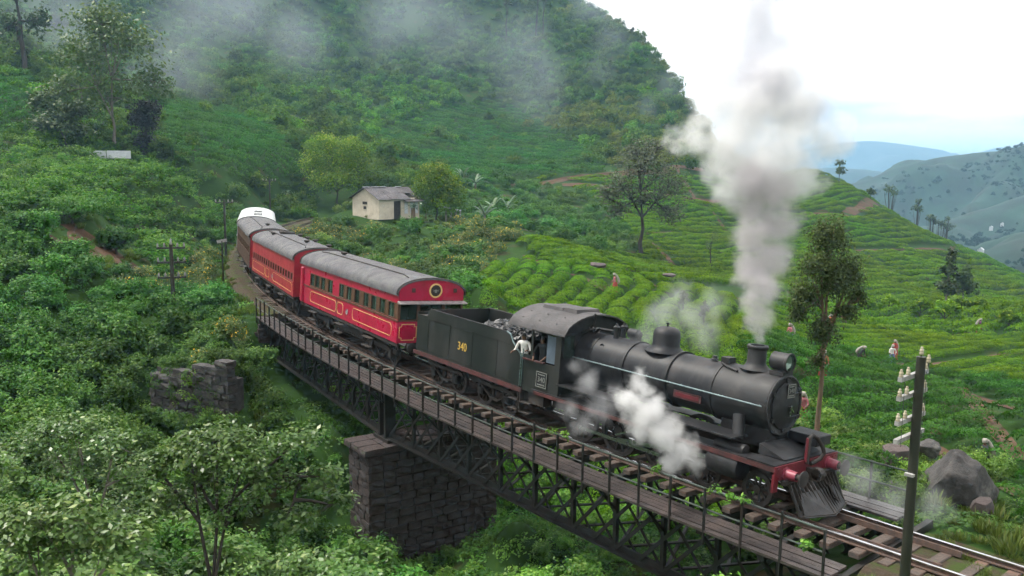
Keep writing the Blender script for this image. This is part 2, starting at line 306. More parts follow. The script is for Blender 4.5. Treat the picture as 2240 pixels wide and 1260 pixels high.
# girders: two straight lattice spans on each side, outer walkways and hand rails
bridge = empty('railway_bridge', trk(BP, 0, -2.6))
tag(bridge, 'dark iron lattice girder railway bridge curving across the green gully', 'bridge')
def bpt(i, n, sa, sb, lat, z):
    a, b = trk(sa, lat, z), trk(sb, lat, z); return a+(b-a)*i/n
for sa, sb, n in ((B0, BP+.25, 9), (BP-.25, B1, 11)):
    for lat in (-1.75, 1.75):
        Z0, Z1 = -2.55, -.62
        for nm, z, w, h in (('top_chord', Z1, .34, .1), ('bottom_chord', Z0, .42, .06)):
            b = MB().bar(bpt(0, n, sa, sb, lat, z), bpt(n, n, sa, sb, lat, z), w, h)
            b.bar(bpt(0, n, sa, sb, lat, z+(.12 if z < -2 else -.12)), bpt(n, n, sa, sb, lat, z+(.12 if z < -2 else -.12)), .06, .22)
            reparent(b.build(nm, 'girder_iron'), bridge)
        for i in range(n+1):
            w = .5 if i in (0, n) else .14
            reparent(MB().bar(bpt(i, n, sa, sb, lat, Z0), bpt(i, n, sa, sb, lat, Z1), w, .12, up=(1, 0, 0)).build('vertical', 'girder_iron'), bridge)
        d = .5
        for j in range(2*n):
            for sgn, off in ((1, -.05), (-1, .05)):
                i0, i1 = j*d, j*d+1.0
                if i1 > n: continue
                za, zb = (Z0, Z1) if sgn > 0 else (Z1, Z0)
                reparent(MB().bar(bpt(i0, n, sa, sb, lat+off, za), bpt(i1, n, sa, sb, lat+off, zb), .11, .03, up=(.3, .9, .1)).build('diagonal', 'girder_iron'), bridge)
    for i in range(n+1):
        reparent(MB().bar(bpt(i, n, sa, sb, -2.62, -.42), bpt(i, n, sa, sb, 2.62, -.42), .16, .2).build('cross_beam', 'girder_iron'), bridge)
        for sg in (-1, 1):
            reparent(MB().bar(bpt(i, n, sa, sb, sg*2.55, -.5), bpt(i, n, sa, sb, sg*1.8, -1.3), .07, .07).build('bracket', 'girder_iron'), bridge)
        if i < n:
            for z in (-2.5,):
                reparent(MB().bar(bpt(i, n, sa, sb, -1.7, z), bpt(i+1, n, sa, sb, 1.7, z), .1, .05).bar(bpt(i, n, sa, sb, 1.7, z-.07), bpt(i+1, n, sa, sb, -1.7, z-.07), .1, .05).build('wind_brace', 'girder_iron'), bridge)
for sg in (-1, 1):
    e0, e1 = (B0+.6, B1+.1) if sg < 0 else (B0, -1.7)
    # planks, each about four metres long
    for r in range(5):
        lat = sg*(2.56-.185*r); s = e1
        while s < e0-.3:
            L = min(random.uniform(3.2, 4.4), e0-s); q = [s, s+L/2, s+L-.012]; w = random.uniform(.152, .168)/2; dz = random.uniform(-.012, .006)
            reparent(strip('plank', q, lambda s, a, z: trk(s, a, z), [(lat-w, -.3+dz), (lat+w, -.3+dz), (lat+w, -.235+dz), (lat-w, -.235+dz)], 'plank_wood', None), bridge); s += L
    sp = np.arange(e1+.12, e0+.2, 1.03)
    for i, s in enumerate(sp):
        tall = .16 if (i % 4 == 1 and sg < 0) else 0
        lean = random.uniform(-.012, .012)
        reparent(MB().bar(trk(s, sg*2.62, -.62), trk(s+lean, sg*2.62, .82+tall*.6), .065, .04, up=(1, 0, 0)).build('post', 'girder_iron'), bridge)
    for z in (.8, .28):
        q = np.append(np.arange(e1+.1, e0, 1.03), e0)
        reparent(MB().tube([trk(s, sg*2.58, z) for s in q], .026, 6).build('hand_rail', 'rail_paint'), bridge)
# masonry ------------------------------------------------------------------------
def block_mesh(seed, l, h, d, rough=.05, m='stone', sub=3):
    r = random.Random(seed); bm = bmesh.new(); bmesh.ops.create_cube(bm, size=1)
    bmesh.ops.subdivide_edges(bm, edges=bm.edges[:], cuts=1, use_grid_fill=True)
    for v in bm.verts:
        c = v.co; e = sum(abs(abs(q)-.5) < 1e-4 for q in c); k = .86 if e == 3 else .94 if e == 2 else 1.06
        v.co = Vector((c.x*l*(1-(1-k)*.35), c.y*d*(1.12 if e == 1 and abs(c.y) > .4 else 1), c.z*h*(1-(1-k)*.6)))
        v.co += Vector(r.uniform(-rough, rough) for _ in range(3))*(.6 if e > 1 else 1)
    me = bpy.data.meshes.new('block'); bm.to_mesh(me); bm.free(); me.materials.append(MATS[m]); return me
BLK = [block_mesh(i, 1, 1, .34, .035) for i in range(10)]
BLKG = [block_mesh(i+50, 1, 1, .5, .09, 'stone_grey') for i in range(8)]
def masonry(parent, o, ux, uz_h, length, courses, lo, hi, variants, depth_n, jit=.015, skip=None, batter=0.0):
    """courses of single stones on a vertical face: o = lower start, ux = unit vector along the face, depth_n = outward normal"""
    ang = math.atan2(ux[1], ux[0]); z = 0.0
    for c in range(courses):
        h = uz_h*random.uniform(.92, 1.08); x = -random.uniform(0, lo*.6)
        while x < length-.08:
            l = random.uniform(lo, hi); a, b = max(x, 0), min(x+l, length)
            if length-b < lo*.35: b = length
            if b-a > .12 and not (skip and skip((a+b)/2, z+h/2)):
                pz = np.array(o)+np.array(ux)*(a+b)/2 + np.array((0, 0, z+h/2)) + np.array(depth_n)*(random.uniform(-jit, jit) - batter*(z+h/2))
                q = link('stone_block', random.choice(variants)); q.location = pz; q.rotation_euler = (0, 0, ang+random.choice((0, math.pi))+random.uniform(-.01, .01)); q.scale = ((b-a)-.022, 1, h-.02); reparent(q, parent)
            if b >= length: break
            x += l
        z += h
    return z
def lat_dir(s): t = s/RAD; return np.array([math.sin(t), math.cos(t), 0.0])      # towards the inside
def fwd_dir(s): t = s/RAD; return np.array([math.cos(t), -math.sin(t), 0.0])     # towards the engine
P0 = trk(BP, 0, 0); ld, fd = lat_dir(BP), fwd_dir(BP); PT = P0[2]-2.98; PB = -8.6
pier = empty('bridge_pier', (P0[0], P0[1], PB)); tag(pier, 'dark coursed stone pier with reddish capstones carrying the middle of the bridge', 'pier')
n_c = 17; ch = (PT-PB)/n_c
rotp = math.atan2(fd[1], fd[0])
reparent(MB().box((P0[0], P0[1], (PT+PB)/2), (1.75, 5.5, PT-PB-.02), rotp).build('core', 'stone'), pier)
masonry(pier, tuple(P0[:2]+fd[:2]*.82-ld[:2]*2.95)+(PB,), ld, ch, 5.9, n_c, .38, .8, BLK, fd)
masonry(pier, tuple(P0[:2]-fd[:2]*.95-ld[:2]*2.85)+(PB,), fd, ch, 1.9, n_c, .38, .7, BLK, -ld)
masonry(pier, tuple(P0[:2]-fd[:2]*.95+ld[:2]*2.85)+(PB,), fd, ch, 1.9, n_c, .5, .9, BLK, ld)
CAPB = [block_mesh(i+90, 1, 1, 1, .03, 'cap_stone') for i in range(5)]
for i in range(7):
    for j in range(3):
        q = link('cap_stone', random.choice(CAPB)); q.location = P0 + ld*(-2.76+.92*i) + fd*(-.7+.7*j) + np.array((0, 0, 0)); q.location.z = PT+.16+random.uniform(-.015, .015)
        q.rotation_euler = (0, 0, rotp+random.uniform(-.02, .02)); q.scale = (.64, .88, .26); reparent(q, pier)
        if i in (1, 5) and j == 1:
            pass
for sg in (-1, 1):
    reparent(MB().box(P0+ld*sg*1.75+np.array((0, 0, -2.62)), (1.3, .6, .13), rotp).build('bearing_plate', 'girder_iron'), pier)
# far abutment with its wing wall, and the near abutment at the right
A0 = trk(B0, 0, 0); ld, fd = lat_dir(B0), fwd_dir(B0)
ab = empty('bridge_abutment', (A0[0], A0[1], -5)); tag(ab, 'shaded stone abutment under the far end of the bridge', 'abutment')
reparent(MB().box(A0-fd*.9+np.array((0, 0, -3.15-A0[2]*0)), (1.6, 5.2, 5.0), math.atan2(fd[1], fd[0])).build('core', 'stone'), ab)
masonry(ab, tuple(A0[:2]-ld[:2]*2.7-fd[:2]*.1)+(-5.4,), ld, .4, 5.4, 12, .5, 1.0, BLK, fd)
masonry(ab, tuple(A0[:2]-ld[:2]*2.65-fd[:2]*1.7)+(-5.4,), fd, .4, 1.6, 12, .5, 1.0, BLK, -ld)
# wing wall: rough stones seen between (335,740) and (505,890)
wa, wb = at(338, 890, 41.0), at(510, 890, 38.5)
wall = empty('retaining_wall', tuple(wa)); tag(wall, 'overgrown grey rough stone wing wall left of the bridge', 'wall')
ux = (wb-wa); wl_ = np.hypot(ux[0], ux[1]); ux = np.array([ux[0]/wl_, ux[1]/wl_, 0]); nn = np.array([ux[1], -ux[0], 0]);
if nn @ (CAM-wa) < 0: nn = -nn
def wskip(x, z): return z > 2.1+.35*(x > wl_*.3)+.45*(x > wl_*.62)+.3*(x > wl_*.85)
masonry(wall, tuple(wa[:2])+(wa[2]-.5,), ux, .36, wl_, 12, .4, .85, BLKG, nn, .06, wskip)
reparent(MB().box(wa+ux*wl_/2-nn*.45+np.array((0, 0, .55)), (wl_-.1, .5, 2.7), math.atan2(ux[1], ux[0])).build('core', 'stone_grey'), wall)
C0 = trk(B1, 0, 0); ld, fd = lat_dir(B1), fwd_dir(B1)
ab2 = empty('bridge_abutment', (C0[0], C0[1], -4)); tag(ab2, 'stone abutment under the near right end of the bridge', 'abutment')
reparent(MB().box(C0+fd*.75+np.array((0, 0, -2.75)), (1.2, 4.6, 4.4), math.atan2(fd[1], fd[0])).build('core', 'stone'), ab2)
masonry(ab2, tuple(C0[:2]+ld[:2]*2.5+fd[:2]*.1)+(-4.6,), -ld, .4, 5.0, 10, .5, 1.0, BLK, -fd)
masonry(ab2, tuple(C0[:2]-ld[:2]*2.5+fd[:2]*.05)+(-4.6,), fd, .4, 1.4, 10, .5, 1.0, BLK, -ld)
# ------------------------------------------------------------------ the train
mat('engine_black', (.011,.012,.014), (.019,.019,.022), rough=.55, scale=1.6, bump=.05, spec=.35, col3=(.05,.048,.05), scale3=2.2, lo3=.5, hi3=.8)
mat('boiler_black', (.012,.0135,.0175), (.02,.0215,.027), rough=.52, scale=1.3, bump=.1, bscale=3, spec=.3, col3=(.055,.05,.05), scale3=1.3, lo3=.45, hi3=.8, stretch=(1.4,1,.4))
mat('smokebox_black', (.011,.012,.0145), (.02,.02,.023), rough=.6, scale=2, bump=.1, bscale=5, col3=(.055,.05,.05), scale3=1.6, lo3=.5, hi3=.8)
mat('tender_green', (.005,.008,.007), (.009,.012,.011), rough=.5, scale=1.2, spec=.5, col3=(.034,.032,.031), scale3=1.1, lo3=.45, hi3=.75, stretch=(1,1,.35))
mat('red_paint', (.15,.014,.024), (.09,.012,.018), rough=.45, scale=3, col3=(.1,.04,.035), scale3=2.5, lo3=.6, hi3=.8)
mat('dull_red', (.085,.02,.02), (.04,.016,.016), rough=.7, scale=3)
mat('pink_paint', (.28,.045,.075), (.17,.028,.045), rough=.45, scale=5)
mat('bright_steel', (.55,.56,.58), (.35,.35,.36), rough=.25, metal=1, scale=6)
mat('hand_rail_steel', (.32,.42,.42), (.2,.26,.27), rough=.3, metal=.8, scale=6)
mat('gold', (.62,.42,.09), (.5,.32,.06), rough=.45, scale=8)
mat('cream_line', (.72,.5,.2), (.6,.38,.14), rough=.5, scale=8)
mat('plate_white', (.2,.205,.19), rough=.5, scale=8)
mat('coal', (.03,.031,.035), (.012,.012,.013), rough=.32, scale=9, bump=.5, spec=.8)
mat('under_black', (.016,.015,.015), (.035,.026,.022), rough=.75, scale=3)
mat('lens', (.75,.77,.75), (.6,.64,.62), rough=.12, metal=.7, scale=3)
mat('cab_roof', (.075,.07,.074), (.045,.043,.046), rough=.75, scale=3, bump=.5, bscale=16, col3=(.12,.11,.115), scale3=1.5, lo3=.5, hi3=.75)
mat('coach_red', (.42,.01,.055), (.33,.009,.043), rough=.3, scale=1.4, spec=.6, coat=.3, col3=(.2,.02,.025), scale3=1.8, lo3=.55, hi3=.8)
mat('coach_red_old', (.32,.018,.035), (.25,.017,.03), rough=.45, scale=1.6, col3=(.3,.05,.03), scale3=2, lo3=.5, hi3=.75)
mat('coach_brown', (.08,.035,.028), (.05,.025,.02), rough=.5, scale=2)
mat('coach_roof', (.088,.085,.095), (.06,.058,.066), rough=.7, scale=2.4, bump=.5, bscale=26, col3=(.125,.13,.125), scale3=1.5, lo3=.48, hi3=.72)
mat('van_white', (.5,.52,.53), (.4,.42,.43), rough=.5, scale=1.6, col3=(.5,.48,.42), scale3=2.5, lo3=.58, hi3=.75)
mat('grey_band', (.3,.27,.27), (.2,.17,.17), rough=.6, scale=6)
mat('wood_trim', (.11,.055,.03), (.07,.035,.022), rough=.45, scale=5)
mat('curtain', (.72,.75,.7), (.5,.54,.5), rough=.9, scale=6)
mat('seat_dark', (.05,.055,.05), (.03,.03,.03), rough=.9, scale=3)
mat('cab_blue', (.1,.13,.17), (.07,.09,.12), rough=.4, scale=3)
mat('black_mark', (.02,.02,.025), rough=.6, scale=5)
def glass_mat():
    m = bpy.data.materials.new('window_glass'); m.use_nodes = True; n = m.node_tree.nodes; l = m.node_tree.links
    p = n['Principled BSDF']; p.inputs['Base Color'].default_value = (.05,.075,.065,1); p.inputs['Roughness'].default_value = .06; p.inputs['Specular IOR Level'].default_value = .6
    t = n.new('ShaderNodeBsdfTransparent'); t.inputs[0].default_value = (.75,.85,.8,1); mx = n.new('ShaderNodeMixShader'); mx.inputs[0].default_value = .35
    l.new(t.outputs[0], mx.inputs[1]); l.new(p.outputs[0], mx.inputs[2]); l.new(mx.outputs[0], n['Material Output'].inputs[0]); MATS['glass'] = m
glass_mat()
def veh(name, s0, s1):
    a, b = Vector(trk(s0)), Vector(trk(s1)); X = (a-b).normalized(); Y0 = Vector((0, 0, 1)).cross(X).normalized(); Z0 = X.cross(Y0)
    Y = Y0*math.cos(CANT)-Z0*math.sin(CANT); Z = Z0*math.cos(CANT)+Y0*math.sin(CANT)
    m = Matrix(((X.x, Y.x, Z.x, a.x), (X.y, Y.y, Z.y, a.y), (X.z, Y.z, Z.z, a.z), (0, 0, 0, 1)))
    return empty(name, mat=m)
# local axes: x forward from the front beam, y to the inside of the curve, z up from the rails
def wheel(r, w=.13, spokes=12, tyre_mat='rail_steel'):
    """rim with spokes, lying in the xz plane; returns meshes (rim, spokes)"""
    t = MB().lathe([(-w/2, r-.09), (-w/2, r+.028), (-w/2+.03, r+.028), (-w/2+.035, r), (w/2, r-.004), (w/2, r-.09), (-w/2, r-.09)], axis='Y', n=28).mesh('tyre', 'under_black', 40)
    b = MB().lathe([(-w/2-.02, .001), (-w/2-.02, .14*r+.05), (w/2+.02, .14*r+.05), (w/2+.02, .001)], axis='Y', n=14)
    for k in range(spokes):
        a = 2*math.pi*k/spokes; d = Vector((math.cos(a), 0, math.sin(a))); b.bar(d*.1*r, d*(r-.07), .05, .05, up=(0, 1, 0))
    return t, b.mesh('spokes', 'under_black')
def add_wheel(parent, x, y, r, meshes):
    t = link('wheel', meshes[0], parent, loc=(x, y, r)); link('spokes', meshes[1], t); return t
loco = veh('steam_locomotive', 0, 9.2)
tag(loco, 'black steam locomotive with tall chimney, headlamp, red buffer beam and number 340', 'locomotive')
ZB = 2.5
# boiler, smokebox
b = MB().lathe([(-7.9,.80),(-5.9,.80),(-5.75,.77),(-2.55,.75)], (0,0,ZB), 'X', 48); b.build('boiler', 'boiler_black', loco, 35)
b = MB().lathe([(-2.6,.79),(-.92,.79),(-.84,.775),(-.81,.74)], (0,0,ZB), 'X', 48); sb = b.build('smokebox', 'smokebox_black', loco, 35)
for x in (-2.58, -4.15, -5.82, -7.2):
    MB().lathe([(-.035,.76),(-.035,.815),(.035,.815),(.035,.76)], (x,0,ZB), 'X', 40).build('boiler_band', 'engine_black', loco, 35)
MB().lathe([(-.82,.79),(-.775,.8),(-.76,.76),(-.78,.70),(-.78,.0)], (0,0,ZB), 'X', 48).build('smokebox_front', 'smokebox_black', loco, 35)
door = MB().lathe([(-.77,.62),(-.735,.62),(-.7,.5),(-.665,.3),(-.65,.02)], (0,0,ZB), 'X', 40).build('smokebox_door', 'engine_black', loco, 35)
b = MB()
for z in (.3, -.3): b.bar((-.68,-.1,ZB+z), (-.70,.6,ZB+z), .07, .03)
b.tube([(-.73,.62,ZB-.4),(-.73,.62,ZB+.4)], .03, 8); b.build('hinge_strap', 'smokebox_black', door)
b = MB().tube([(-.66,0,ZB),(-.56,0,ZB)], .03, 8); b.bar((-.57,0,ZB+.03), (-.57,-.05,ZB-.24), .035, .03, up=(1,0,0)); b.bar((-.60,0,ZB), (-.60,.16,ZB-.18), .035, .03, up=(1,0,0)); b.build('door_handle', 'bright_steel', door)
b = MB()
for k in range(18):
    a = 2*math.pi*k/18; b.lathe([(0,.024),(.022,.02),(.03,.0)], (-.775,.735*math.cos(a),ZB+.735*math.sin(a)), 'X', 6)
b.build('rivet_ring', 'smokebox_black', loco)
for a in (.6, 1.6, 2.6, 3.7, 4.7, 5.7):
    MB().box((-.735,.655*math.cos(a),ZB+.655*math.sin(a)), (.05,.1,.1)).build('door_clamp', 'smokebox_black', door)
# number plates
def plate(parent, m4, w, h, txt, size):
    o = link('number_plate', MB().box((0,0,0), (w, h, .018)).mesh('number_plate', 'engine_black'), parent); o.matrix_local = m4
    b = MB()
    for sy in (-1, 1): b.box((0, sy*(h/2-.012), .012), (w, .022, .014))
    for sx in (-1, 1): b.box((sx*(w/2-.012), 0, .012), (.022, h-.05, .014))
    b.build('plate_rim', 'plate_white', o)
    t = link('number', text_mesh(txt, size, 'plate_white', .008), o); t.location = (0, 0, .012)
    b = MB().box((0, h*.33, .012), (w*.62, .03, .012)); b.box((0, -h*.33, .012), (w*.7, .03, .012)); b.build('plate_lettering', 'plate_white', o)
    return o
plate(loco, Matrix(((0,0,1,-.655),(1,0,0,.05),(0,1,0,ZB+.40),(0,0,0,1))), .34, .36, '340', .17)
plate(loco, Matrix(((1,0,0,-8.62),(0,0,-1,-1.385),(0,1,0,1.66),(0,0,0,1))), .5, .5, '340', .24)
# chimney, headlamp, dome, fittings
b = MB().lathe([(.02,.42),(.06,.36),(.12,.29),(.2,.25),(.55,.245),(.57,.27),(.63,.285),(.66,.27),(.66,.2),(.3,.19)], (-1.75,0,3.26), 'Z', 32); b.build('chimney', 'smokebox_black', loco, 35)
hl = MB().lathe([(-.27,.0),(-.27,.18),(-.24,.235),(.18,.235),(.2,.255),(.26,.255),(.26,.22),(.1,.18),(.05,.01)], (-.98,0,3.62), 'X', 28).build('headlamp', 'smokebox_black', loco, 35)
MB().lathe([(.2,.22),(.12,.17),(.06,.02)], (-.98,0,3.62), 'X', 24).build('reflector', 'lens', hl, 60)
MB().lathe([(.235,.22),(.245,.17),(.25,.001)], (-.98,0,3.62), 'X', 24).build('lamp_glass', 'glass', hl, 60)
MB().box((-.98,0,3.32), (.42,.46,.1)).box((-.98,0,3.27), (.3,.3,.1)).build('lamp_bracket', 'smokebox_black', hl)
b = MB().lathe([(.0,.62),(.05,.52),(.12,.43),(.22,.4),(.5,.4),(.6,.375),(.67,.31),(.715,.2),(.735,.05),(.735,0)], (-4.85,0,3.2), 'Z', 32); dm = b.build('dome', 'boiler_black', loco, 45)
MB().tube([(-4.85,0,3.93),(-4.85,0,4.04)], .03, 8).lathe([(4.0,.05),(4.02,.05)], (-4.85,0,0), 'Z', 8).build('dome_cap', 'engine_black', dm)
b = MB()
for y in (-.16, .16): b.lathe([(0,.1),(.06,.085),(.3,.085),(.31,.11),(.36,.11),(.4,.05),(.46,.03),(.46,0)], (-6.7,y,3.27), 'Z', 14)
b.build('safety_valve', 'engine_black', loco, 35)
MB().lathe([(-.26,.001),(-.26,.12),(-.24,.15),(.1,.15),(.13,.11),(.2,.09),(.24,.0)], (-6.15,.12,3.48), 'X', 16).lathe([(-.2,.155),(-.16,.155)], (-6.15,.12,3.48), 'X', 16).build('turbo_generator', 'boiler_black', loco, 40)
MB().box((-6.15,.12,3.3), (.3,.2,.16)).build('generator_seat', 'engine_black', loco)
b = MB().tube([(-7.8,-.55,3.3),(-7.5,-.5,3.42),(-7.3,-.3,3.48),(-6.9,-.1,3.46)], .045, 8)
for x in (-7.55, -7.4, -7.25): b.lathe([(-.03,.09),(.03,.09)], (x,-.42,3.45), 'X', 10)
b.build('steam_turret', 'engine_black', loco)
b = MB().tube([(-7.7,-.2,3.3),(-7.62,-.2,3.7),(-7.62,-.2,3.86)], .028, 8); b.lathe([(3.72,.05),(3.9,.045),(3.92,0)], (-7.62,-.2,0), 'Z', 10); b.build('whistle', 'engine_black', loco)
b = MB().tube([(-2.0,-.45,3.2),(-2.4,-.4,3.26),(-2.62,-.3,3.3)], .03, 6); b.box((-2.6,-.05,3.36), (.26,.3,.16)); b.build('snifting_valve', 'smokebox_black', loco)
b = MB().lathe([(0,.11),(.03,.11),(.05,.07),(.12,.06),(.12,0)], (-3.05,-.05,3.28), 'Z', 10); b.build('clack_valve', 'engine_black', loco)
b = MB().lathe([(-.01,.075),(.02,.075),(.03,.05),(.015,.03)], (-6.85,-.6,3.03), 'Y', 12); b.build('washout_plug', 'engine_black', loco)
# boiler hand rail with stanchions
hr = MB().tube([(-7.8,-.87,2.53),(-.9,-.87,2.53)], .022, 8).build('hand_rail', 'hand_rail_steel', loco)
b = MB()
for x in np.linspace(-7.4, -1.0, 6): b.tube([(x,-.7,2.53),(x,-.88,2.53)], .018, 6)
b.build('stanchion', 'hand_rail_steel', loco)
MB().tube([(-7.8,.87,2.53),(-.9,.87,2.53)], .022, 8).build('hand_rail', 'hand_rail_steel', loco)
np_ = MB().box((-3.3,-.8,2.25), (.95,.03,.2)).build('nameplate', 'dull_red', loco); MB().box((-3.3,-.82,2.25), (.8,.012,.1)).build('plate_rim', 'red_paint', np_)
# running board and front platform
rb = MB()
for sy in (-1, 1): rb.box((-4.6, sy*1.08, 1.66), (6.6, .72, .04)); 
rb.build('running_board', 'engine_black', loco)
for sy in (-1, 1): (MB().box((-5.65, sy*1.42, 1.2), (6.5, .035, .1)).build('running_board_edge', 'dull_red', loco), MB().box((-1.2, sy*1.42, 1.2), (2.4, .035, .12)).build('running_board_edge', 'dull_red', loco))
for sy in (-1, 1): MB().box((-4.95, sy*1.12, 1.27), (8.2, .56, .03)).build('lower_running_board', 'engine_black', loco)
fp = MB(); fp.box((-.42,0,1.29), (.84,2.86,.035)); fp.prism([(-.84,-.62,1.29),(-.84,.62,1.29),(-.84,.62,1.62),(-.84,-.62,1.62)], (-.02,0,0))
fp.add([(-.86,-.85,1.58),(-.86,.85,1.58),(-.1,.85,1.34),(-.1,-.85,1.34)], [(0,1,2,3)]); fp.add([(-.86,-.85,1.58),(-.1,-.85,1.34),(-.86,-.85,1.31)], [(0,1,2)]); fp.add([(-.86,.85,1.58),(-.1,.85,1.34),(-.86,.85,1.31)], [(0,1,2)])
fp.build('front_platform', 'engine_black', loco)
MB().box((-.45,.75,1.66), (.9,.7,.26)).build('tool_box', 'boiler_black', loco, bevel=.02)
for sx in (-1.25, -2.0): MB().tube([(-1.45,sx*.0-.95,1.55),(-1.6,-.78,2.15)], .15, 12).build('steam_pipe', 'smokebox_black', loco, 40) if sx == -1.25 else None
MB().box((-1.6,0,1.62), (1.5,.95,.5)).build('smokebox_saddle', 'engine_black', loco)
bb = MB().box((.02,0,1.1), (.05,2.9,.36)).build('buffer_beam', 'red_paint', loco)
b = MB()
for y in (-1.3,-1.15,-1.0,.9,1.05,1.2,1.35,-.55,.55):
    for z in (1.0, 1.2): b.lathe([(.045,.022),(.06,.016),(.062,0)], (0,y,z), 'X', 6)
b.build('rivets', 'red_paint', bb)
for sy in (-1, 1):
    bf = MB().lathe([(.045,.17),(.075,.17),(.08,.135),(.36,.12),(.36,.1)], (0,sy*.98,1.06), 'X', 20).build('buffer', 'pink_paint', loco, 40)
    MB().lathe([(.34,.075),(.5,.075),(.51,.2),(.55,.21),(.57,.12),(.575,0)], (0,sy*.98,1.06), 'X', 24).build('buffer_head', 'bright_steel' if 0 else 'under_black', bf, 40)
MB().box((-.0,-1.36,.86), (.06,.2,.44)).build('guard_plate', 'red_paint', loco); MB().box((.0,1.36,.86), (.06,.2,.44)).build('guard_plate', 'red_paint', loco)
MB().box((.06,-.1,1.55), (.07,.13,.62)).build('vacuum_standpipe', 'red_paint', loco)
b = MB().tube([(.08,-.1,1.2),(.08,-.1,1.86),(.1,-.02,1.93),(.16,.12,1.86),(.22,.32,1.62),(.24,.4,1.45),(.2,.3,1.3),(.15,.1,1.22),(.12,.0,1.2)], .055, 10); b.build('vacuum_hose', 'under_black', loco, 60)
b = MB().box((.22,0,1.02), (.4,.12,.14)); b.lathe([(-.09,.14),(-.09,.17),(.09,.17),(.09,.14)], (.36,-.02,.98), 'Y', 14); b.box((.3,.1,.98), (.24,.16,.26)); b.build('coupler', 'under_black', loco)
# cowcatcher of sloping bars with a ploughshare plate
cc = MB()
cc.bar((.16,-1.25,.88),(.16,1.25,.88),.1,.1); cc.bar((.62,-1.02,.14),(.9,0,.12),.08,.06); cc.bar((.62,1.02,.14),(.9,0,.12),.08,.06); cc = cc.build('cowcatcher', 'under_black', loco)
for k in range(15):
    y = -1.1+2.2*k/14; xf = .9-.28*abs(y)/1.02
    MB().bar((.2,y*.95,.86), (xf,y*.93,.12), .075, .03, up=(0,1,0)).build('bar', 'under_black', cc)
b = MB().add([(.38,-.78,.62),(.44,.0,.62),(.38,.78,.62),(.69,.98,.13),(.95,0,.11),(.69,-.98,.13)], [(0,1,4,5),(1,2,3,4)]); b.build('plough_plate', 'smokebox_black', cc)
b = MB()
for y, z in ((-.6,.5),(-.2,.5),(.2,.5),(.6,.5),(-.75,.25),(-.3,.25),(.3,.25),(.75,.25)):
    x = .44+.5*(.62-z)-.07*abs(y); b.lathe([(0,.035),(.03,.03),(.032,0)], (x,y,z), 'X', 8)
b.build('bolts', 'under_black', cc)
MB().tube([(.44,.35,.72),(.62,.45,.45),(.72,.46,.32),(.64,.42,.4)], .03, 8).build('coupling_link', 'under_black', cc)
# cab
def arc(y0, z0, y1, rise, n=14):
    return [(y0+(y1-y0)*k/n, z0+rise*math.sin(math.pi*k/n)**.9 if 0 else z0+rise*(1-(2*k/n-1)**2)**.62) for k in range(n+1)]
cab = MB()
def side(y):
    c = MB(); t = .03
    # sheet with a window opening
    for x0, x1, z0, z1 in ((-9.55,-8.0,1.15,2.2),(-8.1,-7.85,2.2,3.3),(-9.55,-9.15,2.2,2.35),(-9.15,-8.1,3.15,3.3),(-9.25,-9.15,2.35,3.3)):
        c.box(((x0+x1)/2, y, (z0+z1)/2), (x1-x0, t, z1-z0))
    c.box((-7.93, y, 1.7), (.14, t, 1.1)); return c
for y in (-1.35, 1.35): side(y).build('cab_side', 'tender_green', loco)
fr = [(-1.33,1.2),(-1.33,3.28)]+[(y, z) for y, z in arc(-1.33,3.3,1.33,.5)]+[(1.33,1.2)]
MB().prism([(-7.86,y,z) for y, z in fr], (-.03,0,0)).build('cab_front', 'engine_black', loco)
for sy in (-1, 1):
    f = MB(); f.box((-7.83, sy*1.05, 2.85), (.03,.42,.7)); f.build('spectacle_window', 'glass', loco)
    MB().box((-7.835, sy*1.05, 2.85), (.02,.5,.78)).build('window_frame', 'engine_black', loco)
rf = MB(); A = arc(-1.5,3.26,1.5,.62,18); V = []; F = []
for x in (-7.6,-8.5,-9.4,-10.3):
    V += [(x,y,z) for y, z in A] + [(x,y,z-.05) for y, z in A]
n = len(A)
for i in range(3):
    for k in range(n-1):
        a, c = i*2*n+k, (i+1)*2*n+k; F += [(a,a+1,c+1,c),(a+n,c+n,c+n+1,a+n+1)]
    for k in (0, n-1): a, c = i*2*n+k, (i+1)*2*n+k; F.append((a,c,c+n,a+n))
for base in (0, 6*n):
    for k in range(n-1): a = base+k; F.append((a,a+n,a+n+1,a+1))
roof = rf.add(V, F).build('cab_roof', 'cab_roof', loco, 40)
for x0, x1, dz in ((-9.75,-8.75,.0),(-8.75,-8.1,.03)):
    MB().add([(x0,-.55,3.78+dz),(x1,-.55,3.78+dz),(x1,.55,3.78+dz),(x0,.55,3.78+dz),(x0+.04,-.5,3.93+dz),(x1-.06,-.5,3.93+dz),(x1-.06,.5,3.93+dz),(x0+.04,.5,3.93+dz)], [(0,1,5,4),(1,2,6,5),(2,3,7,6),(3,0,4,7),(4,5,6,7)]).build('roof_ventilator', 'cab_roof', roof)
b = MB()
for x in (-8.2,-9.0,-9.8):
    for y in (-1.3,-.95,1.0): b.lathe([(0,.03),(.03,.02),(.03,0)], (x,y,3.26+.62*(1-(y/1.5)**2)**.62-.005), 'Z', 6)
b.build('roof_rivets', 'cab_roof', roof)
MB().box((-8.33,-1.3,2.68), (.42,.03,.88)).build('sliding_window', 'cab_blue', loco)
MB().box((-8.7,0,1.3), (1.8,2.6,.06)).build('cab_floor', 'under_black', loco)
MB().box((-8.0,0,2.2), (.25,1.6,1.7)).build('backhead', 'under_black', loco)
for y in (-1.36,): MB().tube([(-9.62,y,1.25),(-9.62,y,2.5)], .02, 6).build('grab_rail', 'hand_rail_steel', loco)
MB().box((-9.05,-1.4,2.21), (1.0,.12,.04)).build('arm_rest', 'dull_red', loco)
